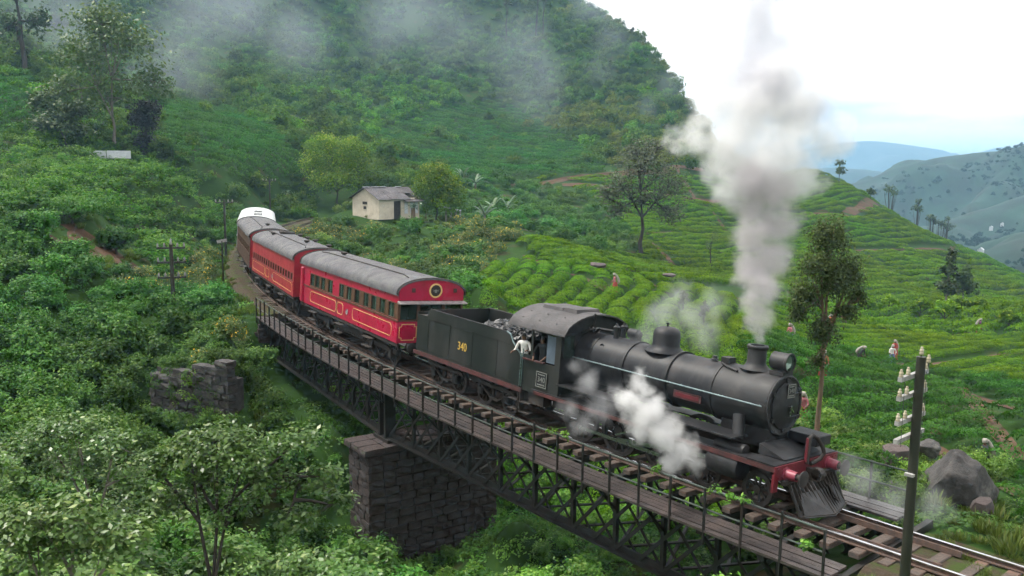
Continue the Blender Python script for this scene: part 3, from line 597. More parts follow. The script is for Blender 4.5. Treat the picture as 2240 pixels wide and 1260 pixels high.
# frames, cylinders, wheels, motion
MB().box((-4.5,-.62,.95), (8.6,.04,.5)).box((-4.5,.62,.95), (8.6,.04,.5)).build('frame', 'under_black', loco)
drv = wheel(.70, .14, 14); bog = wheel(.42, .13, 9)
for sy in (-1, 1):
    for x in (-3.9, -5.55, -7.2): add_wheel(loco, x, sy*.86, .70, drv)
    for x in (-.75, -2.35): add_wheel(loco, x, sy*.86, .42, bog)
    MB().lathe([(-.5,.0),(-.5,.33),(-.46,.36),(.42,.36),(.46,.33),(.46,0)], (-1.55,sy*1.12,.92), 'X', 20).lathe([(-.45,.17),(.45,.17),(.47,0)], (-1.55,sy*1.05,1.32), 'X', 16).build('cylinder', 'engine_black', loco, 40)
    MB().bar((-2.0,sy*1.12,.92),(-5.5,sy*1.08,.5),.05,.12).build('connecting_rod', 'bright_steel', loco)
    MB().bar((-3.9,sy*1.0,.45),(-7.2,sy*1.0,.45),.05,.11).build('coupling_rod', 'bright_steel', loco)
    MB().bar((-2.0,sy*1.12,1.08),(-3.3,sy*1.12,1.08),.08,.08).bar((-3.3,sy*1.12,1.25),(-3.3,sy*1.1,.65),.06,.08).build('slide_bar', 'bright_steel', loco)
    b = MB(); b.lathe([(-.02,.2),(.02,.2)], (-5.55,sy*1.0,.7), 'Y', 12); b.bar((-5.55,sy*1.1,.62),(-4.4,sy*1.12,1.15),.03,.06); b.build('valve_gear', 'bright_steel', loco)
    MB().box((-9.35, sy*1.3, .75), (.5,.25,.04)).box((-9.35, sy*1.3, .42), (.5,.25,.04)).box((-9.6, sy*1.3, .8), (.03,.2,.8)).build('cab_step', 'under_black', loco)
    MB().box((-8.9, sy*1.15, .95), (.7,.3,.36)).build('injector', 'under_black', loco)
# tender -------------------------------------------------------------------------
TL = 6.9; tender = veh('tender', 9.535, 9.535+TL)
tag(tender, 'dark green locomotive tender heaped with coal, gold number 340 on its side', 'tender')
def tside(y):
    p = [(-.12,1.2),(-.12,2.2),(-.2,2.3),(-.42,2.45),(-.62,2.62),(-.78,2.84),(-1.0,2.9),(-5.9,2.92),(-6.05,2.86),(-6.1,2.62),(-TL+.05,2.6),(-TL+.05,1.2)]
    return MB().prism([(x,y-.018,z) for x, z in p], (0,.036,0))
for y in (-1.33, 1.33): tside(y).build('tank_side', 'tender_green', tender)
for y in (-1.34, 1.34):
    MB().tube([(-.12,y,2.2),(-.2,y,2.3),(-.42,y,2.45),(-.62,y,2.62),(-.78,y,2.84),(-1.0,y,2.9)], .028, 8).build('beading', 'hand_rail_steel', tender)
    MB().tube([(-1.0,y,2.9),(-5.9,y,2.92)], .022, 6).build('beading', 'engine_black', tender)
MB().box((-TL+.04,0,1.95), (.05,2.62,1.5)).build('tank_back', 'tender_green', tender)
MB().box((-6.4,0,2.56), (.9,2.6,.05)).build('tank_top', 'under_black', tender)
MB().box((-.35,0,1.85), (.05,2.62,1.25)).build('tender_front', 'tender_green', tender)
MB().box((-3.2,0,2.05), (5.4,2.58,.05)).build('coal_floor', 'under_black', tender)
MB().prism([(-5.85,-1.3,2.92),(-5.85,1.3,2.92),(-5.85,1.3,2.1),(-5.85,-1.3,2.1)], (.04,0,0)).build('rear_bulkhead', 'tender_green', tender)
MB().add([(-3.55,-1.28,2.42),(-3.55,1.28,2.95),(-4.6,1.28,2.6),(-4.6,-1.28,2.3)], [(0,1,2,3)]).prism([(-3.5,-1.28,2.3),(-3.5,1.28,2.3),(-3.5,1.28,2.78),(-3.5,-1.28,2.62)], (-.05,0,0)).build('coal_board', 'red_paint', tender)
MB().box((-3.3,1.15,2.75), (.12,.2,.6)).build('board_stay', 'dull_red', tender)
# coal: single lumps joined as one heap
b = MB(); rr_ = random.Random(3); th_ = [Vector((a, c, d)).normalized() for a, c, d in ((1,0,0),(-1,0,0),(0,1,0),(0,-1,0),(0,0,1),(0,0,-1))]
for i in range(900):
    x, y = rr_.uniform(-3.45,-.45), rr_.uniform(-1.25,1.25); z = 2.36+.62*(1-(abs(y)/1.5)**2)*(1-((x+1.7)/2.6)**2)+rr_.uniform(-.05,.07); s = rr_.uniform(.05,.14)
    q = Matrix.Rotation(rr_.uniform(0,3), 3, Vector((rr_.uniform(-1,1),rr_.uniform(-1,1),1)))
    b.add([Vector((x,y,z))+q@(v*s*rr_.uniform(.7,1.3)) for v in th_], [(0,2,4),(2,1,4),(1,3,4),(3,0,4),(2,0,5),(1,2,5),(3,1,5),(0,3,5)])
V = []; F = []
for i in range(15):
    for j in range(11):
        x, y = -3.5+3.1*i/14, -1.28+2.56*j/10; V.append((x,y,2.3+.6*(1-(abs(y)/1.5)**2)*max(0,1-((x+1.7)/2.6)**2)))
        if i < 14 and j < 10: a = i*11+j; F.append((a,a+1,a+12,a+11))
b.add(V, F); co = b.build('coal_heap', 'coal', tender); co['kind'] = 'stuff'
for y in (-1.352, 1.352):
    b = MB()
    for x in (-1.5,-3.0,-4.5,-6.0):
        b.box((x,y,1.9), (.05,.01,1.3))
    for z in (1.3, 2.5):
        for x in np.arange(-6.7,-.3,.14): b.box((x,y,z), (.03,.022,.03))
    for x in (-1.5,-3.0,-4.5,-6.0):
        for z in np.arange(1.4,2.5,.12): b.box((x,y,z), (.028,.026,.028))
    b.build('rivet_seam', 'tender_green', tender)
t = link('number', text_mesh('340', .42, 'gold', .006), tender); t.rotation_euler = (R_(90), 0, 0); t.location = (-3.62,-1.356,1.88); t.scale = (.95, 1, 1)
MB().box((-TL/2,0,1.1), (TL+.1,2.75,.06)).build('footplate', 'under_black', tender)
for y in (-1.38, 1.38): MB().box((-TL/2,y,1.12), (TL+.1,.04,.15)).build('footplate_edge', 'dull_red', tender)
MB().box((-TL/2,-.75,.85), (TL-.2,.05,.4)).box((-TL/2,.75,.85), (TL-.2,.05,.4)).build('frame', 'under_black', tender)
tw = wheel(.48, .13, 9)
for sy in (-1, 1):
    for x in (-1.1,-2.6,-4.3,-5.8):
        add_wheel(tender, x, sy*.86, .48, tw)
        MB().box((x,sy*1.02,.5), (.26,.2,.26)).box((x,sy*1.12,.52), (.18,.05,.16)).build('axle_box', 'engine_black', tender)
    for x in (-1.85,-5.05):
        b = MB(); b.prism([(x-1.2,sy*1.02,.72),(x+1.2,sy*1.02,.72),(x+1.1,sy*1.02,.84),(x-1.1,sy*1.02,.84)], (0,.05*sy,0)); b.bar((x-.9,sy*1.05,.75),(x-.2,sy*1.05,.35),.06,.05); b.bar((x+.9,sy*1.05,.75),(x+.2,sy*1.05,.35),.06,.05); b.box((x,sy*1.05,.36), (.5,.08,.1)); b.build('bogie_frame', 'under_black', tender)
    MB().tube([(-.1,sy*1.37,1.25),(-.1,sy*1.37,2.35)], .02, 6).build('grab_rail', 'hand_rail_steel', tender)
    MB().box((-.35,sy*1.3,.75), (.45,.25,.04)).box((-.35,sy*1.3,.42), (.45,.25,.04)).box((-.1,sy*1.3,.8), (.03,.2,.8)).build('step', 'under_black', tender)
MB().lathe([(0,.25),(.12,.25),(.14,0)], (-6.4,.3,2.58), 'Z', 16).build('filler_lid', 'engine_black', tender)
# coaches -------------------------------------------------------------------------
CL = 11.89
def coach(s0, kind, label, group='red passenger coaches of the train'):
    c = veh('passenger_coach' if kind < 4 else 'brake_van', s0, s0+CL); tag(c, label, 'coach' if kind < 4 else 'van', group if kind < 4 else None)
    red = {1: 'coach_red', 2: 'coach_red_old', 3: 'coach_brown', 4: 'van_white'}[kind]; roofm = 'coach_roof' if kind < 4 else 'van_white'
    HW = 1.45; ZS, ZE, RI = 1.18, 3.16, .66
    wz0, wz1 = {1: (2.14,2.8), 2: (1.98,2.42), 3: (2.05,2.6), 4: (2.2,2.7)}[kind]
    xs = {1: [-10.16,-9.45,-8.63,-7.64,-6.18,-5.27,-4.34,-3.31,-2.45,-1.57,-.66], 2: list(np.linspace(-11.3,-.5,17)), 3: list(np.linspace(-11,-.8,12)), 4: [-9,-6,-3]}[kind]
    ww = {1: .62, 2: .42, 3: .55, 4: .5}[kind]
    for sy in (-1, 1):
        y = sy*HW; t = .05
        def panel(x0, x1, z0, z1, nm='side_panel', m=red, o=0): return MB().box(((x0+x1)/2, y+sy*o, (z0+z1)/2), (x1-x0, t, z1-z0)).build(nm, m, c)
        panel(-CL, 0, ZS, wz0); panel(-CL, 0, wz1, ZE+.05)
        edges = [-CL] + [q for x in sorted(xs) for q in (x-ww/2, x+ww/2)] + [0]
        for a, d in zip(edges[::2], edges[1::2]): panel(a, d, wz0, wz1, 'window_post', 'wood_trim' if kind == 1 and d-a < .6 else red)
        for i, x in enumerate(xs):
            wdw = MB().box((x, y-sy*.02, (wz0+wz1)/2), (ww, .012, wz1-wz0)).build('window', 'glass', c)
            f = MB()
            for z in (wz0+.02, wz1-.02): f.box((x, y+sy*.012, z), (ww, .045, .045))
            for q in (-1, 1): f.box((x+q*(ww/2-.02), y+sy*.012, (wz0+wz1)/2), (.04, .045, wz1-wz0-.08))
            f.build('frame', 'wood_trim', wdw)
            if kind == 1 and sy < 0:
                cu = MB(); w = random.uniform(.14, .29)
                for q in (-1, 1):
                    if random.random() < .85: cu.add([(x+q*(ww/2-.02)-q*w*k/4, y+.035+.025*(k % 2), z) for k in range(5) for z in (wz0+.02, wz1-.03)], [(2*k,2*k+2,2*k+3,2*k+1) for k in range(4)])
                if cu.f: cu.build('curtain', 'curtain', wdw)
        MB().box((-CL/2, y+sy*.035, wz0-.05), (CL, .04, .06)).build('waist_rail', 'wood_trim' if kind == 1 else red, c)
        if kind in (1, 2):
            def lining(x0, x1, z0, z1):
                b = MB(); k = .12; yy = y+sy*.032; w = .02
                P = [(x0+k,z0),(x1-k,z0),(x1,z0+k),(x1,z1-k),(x1-k,z1),(x0+k,z1),(x0,z1-k),(x0,z0+k)]
                for (a, e), (f, g) in zip(P, P[1:]+P[:1]): b.bar((a,yy,e),(f,yy,g),.014,w)
                b.build('gold_lining', 'cream_line', c)
            for q in ([(-10.35,-6.8),(-6.65,-5.9),(-4.75,-.55)] if kind == 1 else [(-11.6,-7.7),(-7.5,-6.4),(-5.3,-.4)]): lining(q[0], q[1], 1.38, 1.9 if kind == 1 else 1.86)
            MB().box((-6.72,y+sy*.03,1.62), (.035,.012,.84)).build('door_seam', 'under_black', c)
            cr_ = MB().lathe([(0,.13),(.02,.12),(.025,0)], (-5.4,y+(.026 if sy > 0 else -.051),1.62), 'Y', 12); cr_.build('crest', 'grey_band', c)
        # footboards in pairs
        for x in (-9.8,-6.2,-2.8):
            MB().box((x,sy*1.5,.92), (.9,.24,.04)).box((x,sy*1.52,.55), (.9,.24,.04)).bar((x-.4,sy*1.42,1.15),(x-.4,sy*1.5,.5),.03,.03).bar((x+.4,sy*1.42,1.15),(x+.4,sy*1.5,.5),.03,.03).build('footboard', 'under_black', c)
        MB().box((-CL/2,sy*1.4,1.1), (CL,.08,.14)).build('sole_bar', 'under_black', c)
        MB().bar((-3.9,sy*1.0,.5),(-8.0,sy*1.0,.5),.06,.06).bar((-3.9,sy*1.0,.5),(-3.2,sy*1.05,1.05),.06,.06).bar((-8.0,sy*1.0,.5),(-8.7,sy*1.05,1.05),.06,.06).build('truss_rod', 'under_black', c)
    # roof
    A = [(math.cos(math.pi*k/20)*-(HW+.1), ZE+RI*max(0, math.sin(math.pi*k/20))**.85) for k in range(21)]; V = []; F = []; X = np.linspace(.06, -CL-.06, 9)
    for x in X: V += [(x,y,z) for y, z in A]+[(x,y,z-.05) for y, z in A]
    n = 21
    for i in range(len(X)-1):
        for k in range(n-1): a, d = i*2*n+k, (i+1)*2*n+k; F += [(a,a+1,d+1,d),(a+n,d+n,d+n+1,a+n+1)]
        for k in (0,n-1): a, d = i*2*n+k, (i+1)*2*n+k; F.append((a,d,d+n,a+n))
    for base in (0,(len(X)-1)*2*n):
        for k in range(n-1): a = base+k; F.append((a,a+n,a+n+1,a+1))
    roof = MB().add(V, F).build('roof', roofm, c, 40)
    def rz(y): 
        return ZE+RI*max(0, 1-(y/(HW+.1))**2)**.425
    if kind < 4:
        b = MB().tube([(-.75,-.75,rz(.75)+.02),(-1.6,-.55,rz(.55)+.02),(-CL+1.2,-.5,rz(.5)+.02),(-CL+.6,-.62,rz(.62)+.02)], .028, 6); b.build('gutter_strip', 'under_black', roof)
        for x, y in ([(-9.6,-.1)] if kind == 1 else [(-10.9,.1),(-9.9,-.1),(-8.2,.7),(-6.5,.75),(-4.6,.75),(-3.2,-.1),(-1.4,.7),(-9.2,-.75)] if kind == 2 else [(-3,-.1)]):
            MB().lathe([(0,.09),(.06,.09),(.07,.16),(.14,.17),(.17,.1),(.18,0)], (x,y,rz(y)-.01), 'Z', 12).build('roof_vent', 'under_black', roof, 40)
        for x in (-9.2,) if kind == 2 else ():
            MB().box((x,.1,rz(.1)+.08), (.45,.9,.1)).build('roof_hatch', 'under_black', roof)
        for x in (-.02,-CL+.02): MB().tube([(x,y*1.01,z+.01) for y, z in A], .035, 6).build('roof_edge', 'under_black', roof)
    else:
        for i, ch_ in enumerate('R21 88'):
            if ch_ == ' ': continue
            o = link('roof_lettering', text_mesh(ch_, .95, 'black_mark', .01), roof); o.rotation_euler = (0, 0, R_(-90)); x = -1.2-i*.95; o.location = (x, 0.1, rz(.1)+.03)
            o.rotation_euler = (0, 0, math.pi)
    # ends
    for x, sg in ((0,1),(-CL,-1)):
        poly = [(-HW,ZS)]+[(-HW,ZE)]+[(y*.97,z-.03) for y, z in A[1:-1]]+[(HW,ZE),(HW,ZS)]
        if kind == 1 and sg > 0:
            up = [(-HW,2.92),(-HW,ZE)]+[(y*.97,z-.03) for y, z in A[1:-1]]+[(HW,ZE),(HW,2.92)]
            MB().prism([(x-.04,y,z) for y, z in up], (.05,0,0)).build('end_panel', red, c)
            MB().prism([(x-.04,y,z) for y, z in ((-HW,ZS),(-HW,2.06),(-.55,2.06),(-.55,ZS))], (.05,0,0)).build('end_panel', red, c)
            MB().prism([(x-.04,y,z) for y, z in ((HW,ZS),(HW,2.06),(.55,2.06),(.55,ZS))], (.05,0,0)).build('end_panel', red, c)
            MB().box((x,0,1.62), (.06,1.08,.88)).build('end_door', red, c)
            for y0, y1 in ((-HW,-1.38),(-.64,-.5),(.5,.64),(1.38,HW)): MB().box((x-.01,(y0+y1)/2,2.49), (.06,y1-y0,.88)).build('window_post', 'wood_trim', c)
            for y0, y1 in ((-1.38,-.64),(-.5,.5),(.64,1.38)):
                wd = MB().box((x-.02,(y0+y1)/2,2.44), (.012,y1-y0,.72)).build('window', 'glass', c)
                MB().box((x,(y0+y1)/2,2.82), (.05,y1-y0,.06)).box((x,(y0+y1)/2,2.1), (.05,y1-y0,.07)).build('frame', 'wood_trim', wd)
            MB().prism([(x,-1.53,2.9),(x+.3,-1.53,2.84),(x+.3,-1.53,2.8),(x,-1.53,2.8)], (0,3.06,0)).build('end_canopy', 'grey_band', c)
            md = MB().lathe([(.02,.3),(.035,.3),(.04,.235),(.02,.235)], (x,.15,3.33), 'X', 28).build('roundel', 'cream_line', c)
            MB().lathe([(.012,.235),(.03,.18),(.03,.0)], (x,.15,3.33), 'X', 24).build('roundel_centre', 'under_black', md)
            b = MB(); b.add([(x+.045,.15+.03,3.33),(x+.045,.15+.17,3.39),(x+.045,.15+.1,3.33),(x+.045,.15+.13,3.28)], [(0,1,2,3)]); b.add([(x+.045,.15-.03,3.33),(x+.045,.15-.17,3.39),(x+.045,.15-.1,3.33),(x+.045,.15-.13,3.28)], [(0,1,2,3)]); b.box((x+.04,.15,3.31), (.02,.09,.13)); b.build('roundel_emblem', 'plate_white', md)
            for y in (-.85, 1.05): MB().box((x+.03,y,3.34), (.02,.16,.17)).build('vent_grille', 'coach_brown', c)
            for y in (-1.0, 1.0):
                b = MB(); yy0, yy1, z0, z1, k = y-.38, y+.38, 1.3, 1.95, .1; X_ = x+.015
                P = [(yy0+k,z0),(yy1-k,z0),(yy1-k,z0+k),(yy1,z0+k),(yy1,z1-k),(yy1-k,z1-k),(yy1-k,z1),(yy0+k,z1),(yy0+k,z1-k),(yy0,z1-k),(yy0,z0+k),(yy0+k,z0+k)]
                for (a, e), (f, g) in zip(P, P[1:]+P[:1]): b.bar((X_,a,e),(X_,f,g),.028,.014, up=(1,0,0))
                b.build('gold_lining', 'cream_line', c)
        else:
            MB().prism([(x-.02*sg,y,z) for y, z in poly], (.03*sg,0,0)).build('end_panel', red if kind != 3 else 'coach_red_old', c)
            b = MB(); b.box((x+sg*.25,0,2.2), (.5,.95,2.0)); b.build('gangway', 'under_black', c, bevel=.03)
            if kind == 1: MB().box((x+sg*.0+.35,-1.5,2.1), (.34,.16,1.75)).build('end_pillar', red, c, bevel=.04)
        for y in (-.98,.98): MB().lathe([(0,.1),(.3*sg,.1),(.32*sg,.2),(.36*sg,.18),(.37*sg,0)], (x,y,1.05), 'X', 14).build('buffer', 'under_black', c, 40)
    MB().box((-CL/2,0,1.2), (CL-.1,2.8,.06)).build('floor', 'seat_dark', c)
    if kind == 1:
        for x in np.arange(-10.5,-.6,1.0):
            for y in (-.75,.75): MB().box((x,y,1.55), (.5,.9,.12)).box((x-.22,y,1.9), (.1,.9,.75)).build('seat', 'seat_dark', c)
    MB().box((-5.9,0,.72), (2.6,1.9,.5)).build('battery_box', 'under_black', c)
    for x0 in (-2.3,-CL+2.3):
        for sy in (-1,1):
            b = MB().box((x0,sy*1.02,.62), (3.0,.08,.2)); b.box((x0,sy*1.02,.85), (1.2,.1,.16))
            for q in (-1.0,1.0): b.box((x0+q,sy*1.06,.52), (.28,.2,.36)); b.bar((x0+q*.7,sy*1.04,.6),(x0+q*.2,sy*1.04,.25),.06,.08)
            b.box((x0,sy*1.04,.27), (.7,.12,.1)); b.build('bogie_frame', 'under_black', c)
            for q in (-1.0,1.0): add_wheel(c, x0+q, sy*.86, .45, CW)
    return c
CW = wheel(.45, .13, 8)
cs = 17.68
coach(cs, 1, 'bright red saloon coach with gold lining directly behind the tender')
coach(cs+CL+1.23, 2, 'faded red coach with many small windows, second behind the tender')
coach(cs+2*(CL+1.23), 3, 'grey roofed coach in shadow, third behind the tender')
coach(cs+3*(CL+1.23), 4, 'white roofed van at the tail of the train')
# ------------------------------------------------------------------ far hills
mat('far_hill', (.007,.03,.018), (.014,.046,.026), scale=.02, rough=.95, bump=.0, col3=(.007,.018,.011), scale3=.05, lo3=.42, hi3=.62, detail=9, rvar=0)
def ridge(name, poly, k, depth, drop, back=.6, n=130, m=34, amp=6.0, seed=0., mt='far_hill'):
    us = np.array([p[0] for p in poly], float); vs_ = np.array([p[1] for p in poly], float); u = np.linspace(us[0], us[-1], n); v = np.interp(u, us, vs_)
    ker = np.hanning(9); ker /= ker.sum(); v = np.convolve(np.pad(v, 4, 'edge'), ker, 'valid')
    P = np.array([at(a, b, k+30*math.sin(a*.011+seed)*k/900) for a, b in zip(u, v)])
    fdir = np.array([FW[0], FW[1]]); fdir /= np.linalg.norm(fdir); V = []; F = []
    ts = np.concatenate([-np.linspace(1, 0, m)[:-1]*depth, np.linspace(0, 1, m//2)*depth*back])
    for j, t in enumerate(ts):
        x = P[:, 0]+fdir[0]*t; y = P[:, 1]+fdir[1]*t; a = abs(t)/depth
        sc = max(25., depth*.12)
        z = P[:, 2] - drop*(a**1.25)*(1.0 if t < 0 else 1/back) + fbm(x/sc, y/sc, seed, 4)*amp*min(1, a*5) + np.abs(vnoise(x/(sc*1.6), y/(sc*1.6), seed+5))*amp*1.5*min(1, a*3)
        V.append(np.stack([x, y, z], -1))
    V = np.concatenate(V); N = len(ts)
    i = np.arange(N-1)[:, None]*n + np.arange(n-1)[None]; F = np.stack([i, i+1, i+1+n, i+n], -1).reshape(-1, 4)
    me = bpy.data.meshes.new(name); me.from_pydata(V.tolist(), [], F.tolist()); me.materials.append(MATS[mt]); me.polygons.foreach_set('use_smooth', [True]*len(me.polygons)); me.update()
    RIDGES.append(V[:n*(m-6)]); return tag(link(name, me), kind='structure')
RIDGES = []
ridge('hill', [(1300,470),(1560,450),(1780,425),(1870,402),(1960,370),(2040,346),(2120,336),(2180,341),(2240,350),(2450,335),(2800,420)], 900, 430, 95, amp=14)
ridge('hill', [(1700,640),(1850,560),(1990,512),(2100,478),(2240,430),(2400,400),(2800,380)], 640, 260, 70, amp=10, seed=3.1)
ridge('hill', [(1900,690),(2050,610),(2150,560),(2200,535),(2300,505),(2500,470),(2800,460)], 450, 170, 45, amp=7, seed=6.7)
ridge('hill', [(1200,400),(1600,385),(1740,372),(1820,366),(1900,372),(2000,385),(2150,380),(2500,400)], 1900, 600, 150, amp=14, seed=8.2)
ridge('mountain', [(1000,400),(1600,345),(1700,345),(1750,328),(1800,318),(1870,309),(1905,307),(1990,317),(2050,329),(2090,342),(2120,345),(2160,326),(2195,318),(2240,326),(2400,338),(2700,330),(3000,360)], 3600, 1500, 420, amp=40, seed=1.7)
# ------------------------------------------------------------------ plants
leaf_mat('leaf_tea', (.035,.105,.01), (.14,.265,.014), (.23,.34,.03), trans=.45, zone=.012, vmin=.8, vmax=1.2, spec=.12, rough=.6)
leaf_mat('leaf_tea_dark', (.02,.08,.014), (.06,.185,.02), (.12,.25,.035), trans=.42, zone=.012, vmin=.75, vmax=1.2, spec=.15, rough=.55)
leaf_mat('leaf_scrub', (.04,.1,.017), (.1,.19,.026), (.15,.21,.045), trans=.3, zone=.02, vmin=.6, vmax=1.35, spec=.08, rough=.8, vz=.35)
leaf_mat('leaf_scrub_sunlit', (.04,.14,.012), (.11,.26,.016), (.17,.32,.03), trans=.3, spec=.08, rough=.8)
leaf_mat('leaf_scrub_yellow', (.085,.13,.016), (.16,.2,.03), (.16,.13,.06), trans=.3, zone=.01, spec=.08, rough=.8)
leaf_mat('leaf_shrub', (.03,.1,.015), (.07,.18,.024), (.14,.25,.05), trans=.32, zone=.018, vmin=.65, vmax=1.3, spec=.2, rough=.5, vz=.25)
leaf_mat('leaf_fresh', (.06,.15,.014), (.12,.25,.025), (.22,.33,.06), trans=.35, zone=.012)
leaf_mat('leaf_big', (.045,.12,.018), (.1,.19,.034), (.24,.32,.1), trans=.3, rough=.38, spec=.45, zone=.012)
leaf_mat('leaf_flower', (.06,.12,.02), (.1,.15,.03), (.75,.5,.03), trans=.25, zone=.005)
leaf_mat('leaf_grass', (.065,.12,.018), (.13,.18,.035), (.2,.19,.08), trans=.35, zone=.015)
leaf_mat('leaf_tree_yellow', (.06,.145,.012), (.15,.26,.016), (.3,.36,.04), trans=.4, spec=.12)
leaf_mat('leaf_tree_dark', (.03,.065,.02), (.07,.12,.032), (.11,.16,.045), trans=.25)
leaf_mat('leaf_tree_grey', (.06,.075,.042), (.1,.12,.06), (.14,.15,.08), trans=.3)
leaf_mat('leaf_tree_haze', (.045,.09,.03), (.09,.15,.03), (.15,.2,.04), trans=.3)
leaf_mat('leaf_tree_olive', (.06,.1,.035), (.125,.175,.06), (.2,.25,.09), trans=.4, spec=.15)
leaf_mat('leaf_pale', (.06,.13,.06), (.13,.2,.12), (.3,.36,.24), trans=.3, rough=.35)
leaf_mat('ivy_dark', (.014,.014,.013), (.03,.03,.026), (.045,.045,.04), trans=.1)
mat('bark_pale', (.2,.18,.15), (.1,.085,.07), rough=.9, scale=3, stretch=(1,1,.25), bump=.5)
mat('bark_dark', (.05,.042,.035), (.03,.025,.022), rough=.95, scale=4, stretch=(1,1,.3), bump=.5)
mat('bark_red', (.17,.1,.06), (.1,.08,.055), rough=.9, scale=4, stretch=(1,1,.3), bump=.5)
def quads_mesh(name, C, N, L, Wd, tint, m, fold=.25, prng=rng):
    """one kite-shaped leaf per centre: C centres, N normals, L length, Wd width"""
    n = len(C); N = N/np.linalg.norm(N, axis=1, keepdims=True); t = prng.normal(size=(n, 3)); t -= (t*N).sum(1, keepdims=True)*N; t /= np.linalg.norm(t, axis=1, keepdims=True)+1e-9
    b = np.cross(N, t); L = np.broadcast_to(L, n)[:, None]; Wd = np.broadcast_to(Wd, n)[:, None]
    V = np.stack([C-t*L*.5, C+b*Wd*.5+t*L*.05-N*L*fold*.3, C+t*L*.5-N*L*fold*.4, C-b*Wd*.5+t*L*.05-N*L*fold*.3], 1).reshape(-1, 3)
    return V, np.broadcast_to(np.asarray(tint)[:, None], (n, 4)).reshape(-1)
def leaf_object(name, V, tint, m):
    n = len(V)//4; me = bpy.data.meshes.new(name); me.vertices.add(len(V)); me.vertices.foreach_set('co', V.astype(np.float32).ravel())
    me.loops.add(len(V)); me.loops.foreach_set('vertex_index', np.arange(len(V), dtype=np.int32)); me.polygons.add(n)
    me.polygons.foreach_set('loop_start', np.arange(0, len(V), 4, dtype=np.int32)); me.polygons.foreach_set('loop_total', np.full(n, 4, np.int32))
    a = me.attributes.new('tint', 'FLOAT', 'POINT'); a.data.foreach_set('value', tint.astype(np.float32)); me.update(); me.validate(); me.materials.append(MATS[m]); return me
def crown(lobes, n, L, seed, m, name='crown', clump=.22, nclump=None, up=.6, flush=.35, wid=.55, zmin=None, inner=.55, tin=.55, flowers=0.0):
    """leaves in clumps through the outer part of overlapping ellipsoids (cx, cy, cz, rx, ry, rz)"""
    g = np.random.default_rng(seed); lobes = np.array(lobes, float); vol = (lobes[:, 3]*lobes[:, 4]*lobes[:, 5])**.67; nc = nclump or max(10, n//22)
    li = g.choice(len(lobes), nc, p=vol/vol.sum()); d = g.normal(size=(nc, 3)); d /= np.linalg.norm(d, axis=1, keepdims=True); d[:, 2] = np.where(d[:, 2] < -.35, -d[:, 2], d[:, 2])
    rad = g.uniform(inner, 1.02, nc)[:, None]; cc = lobes[li, :3]+d*rad*lobes[li, 3:]
    ci = g.integers(0, nc, n); s = (lobes[li[ci], 3:]*clump); C = cc[ci]+g.normal(size=(n, 3))*s*.6
    out = d[ci]; Nn = out*.7+np.array([0, 0, up])+g.normal(size=(n, 3))*.55
    top = np.clip((C[:, 2]-lobes[li[ci], 2])/(lobes[li[ci], 5]+1e-6), -1, 1)
    ctint = g.normal(0, .16, nc)[ci]; tint = np.clip(tin*.7+ctint+g.normal(0, .2, n)+flush*.5*top, 0, 1)
    if flowers: tint = np.where(g.random(n) < flowers, 1.0, np.minimum(tint, .84))
    if zmin is not None: k = C[:, 2] > zmin; C, Nn, tint = C[k], Nn[k], tint[k]
    LL = L*g.uniform(.65, 1.3, len(C)); V, tv = quads_mesh(name, C, Nn, LL, LL*wid, tint, m, prng=g)
    return leaf_object(name, V, tv, m)
def lumps(seed, nl, r, h, flat=1.0):
    g = random.Random(seed); o = [(0, 0, h*.42, r*.72, r*.72, h*.55*flat)]
    for _ in range(nl):
        a = g.uniform(0, 6.28); q = g.uniform(.3, .62)*r; s = g.uniform(.34, .55); o.append((q*math.cos(a), q*math.sin(a), h*g.uniform(.25, .62), r*s, r*s, h*s*.8*flat))
    return o
TEMPLATES = {}
def template(key, meshes):
    c = bpy.data.collections.new('plants_'+key); TEMPLATES[key] = c
    for i, me in enumerate(meshes):
        o = bpy.data.objects.new('%s_%d' % (key, i), me); c.objects.link(o)
def grass_mesh(seed, n, h, m, spread=.35, w=.02):
    g = np.random.default_rng(seed); a = g.uniform(0, 6.28, n); r = spread*np.sqrt(g.random(n)); b = np.stack([r*np.cos(a), r*np.sin(a), np.zeros(n)], -1)
    le = g.uniform(.15, .75, n); az_ = a+g.normal(0, .8, n); hh = h*g.uniform(.5, 1.2, n); tip = b+np.stack([np.cos(az_)*le*hh, np.sin(az_)*le*hh, hh*(1-.35*le)], -1); mid = b*.5+tip*.5+np.array([0, 0, .12])*hh[:, None]
    s = np.stack([-np.sin(az_), np.cos(az_), np.zeros(n)], -1)*w*g.uniform(.7, 1.5, n)[:, None]
    V = np.stack([b, mid+s, tip, mid-s], 1).reshape(-1, 3); return leaf_object('grass', V, np.repeat(np.clip(g.normal(.45, .25, n), 0, 1), 4), m)
template('tea', [crown([(0,0,.3,.6,.6,.3)]+lumps(i, 5, .62, .62, .8), 460, .095, 100+i, 'leaf_tea', flush=1.5, up=1.2, zmin=.02, nclump=60, clump=.25) for i in range(4)])  # strong flush on tea: young tops, with lit top and shaded sides tinted in
template('tea_dark', [crown([(0,0,.34,.66,.66,.34)]+lumps(i, 5, .68, .72, .85), 440, .11, 140+i, 'leaf_tea_dark', flush=1.4, up=1.1, zmin=.02, nclump=50, clump=.25) for i in range(4)])
template('tea_far', [crown([(0,0,.4,.75,.75,.42)], 130, .22, 180+i, 'leaf_tea', flush=1.6, up=1.3, zmin=.02, nclump=40) for i in range(3)])
template('scrub', [crown(lumps(i, 6, 1.0, 1.3), 480, .2, 200+i, 'leaf_scrub', flush=.6, up=.8, zmin=-.1, nclump=36, clump=.3) for i in range(5)])
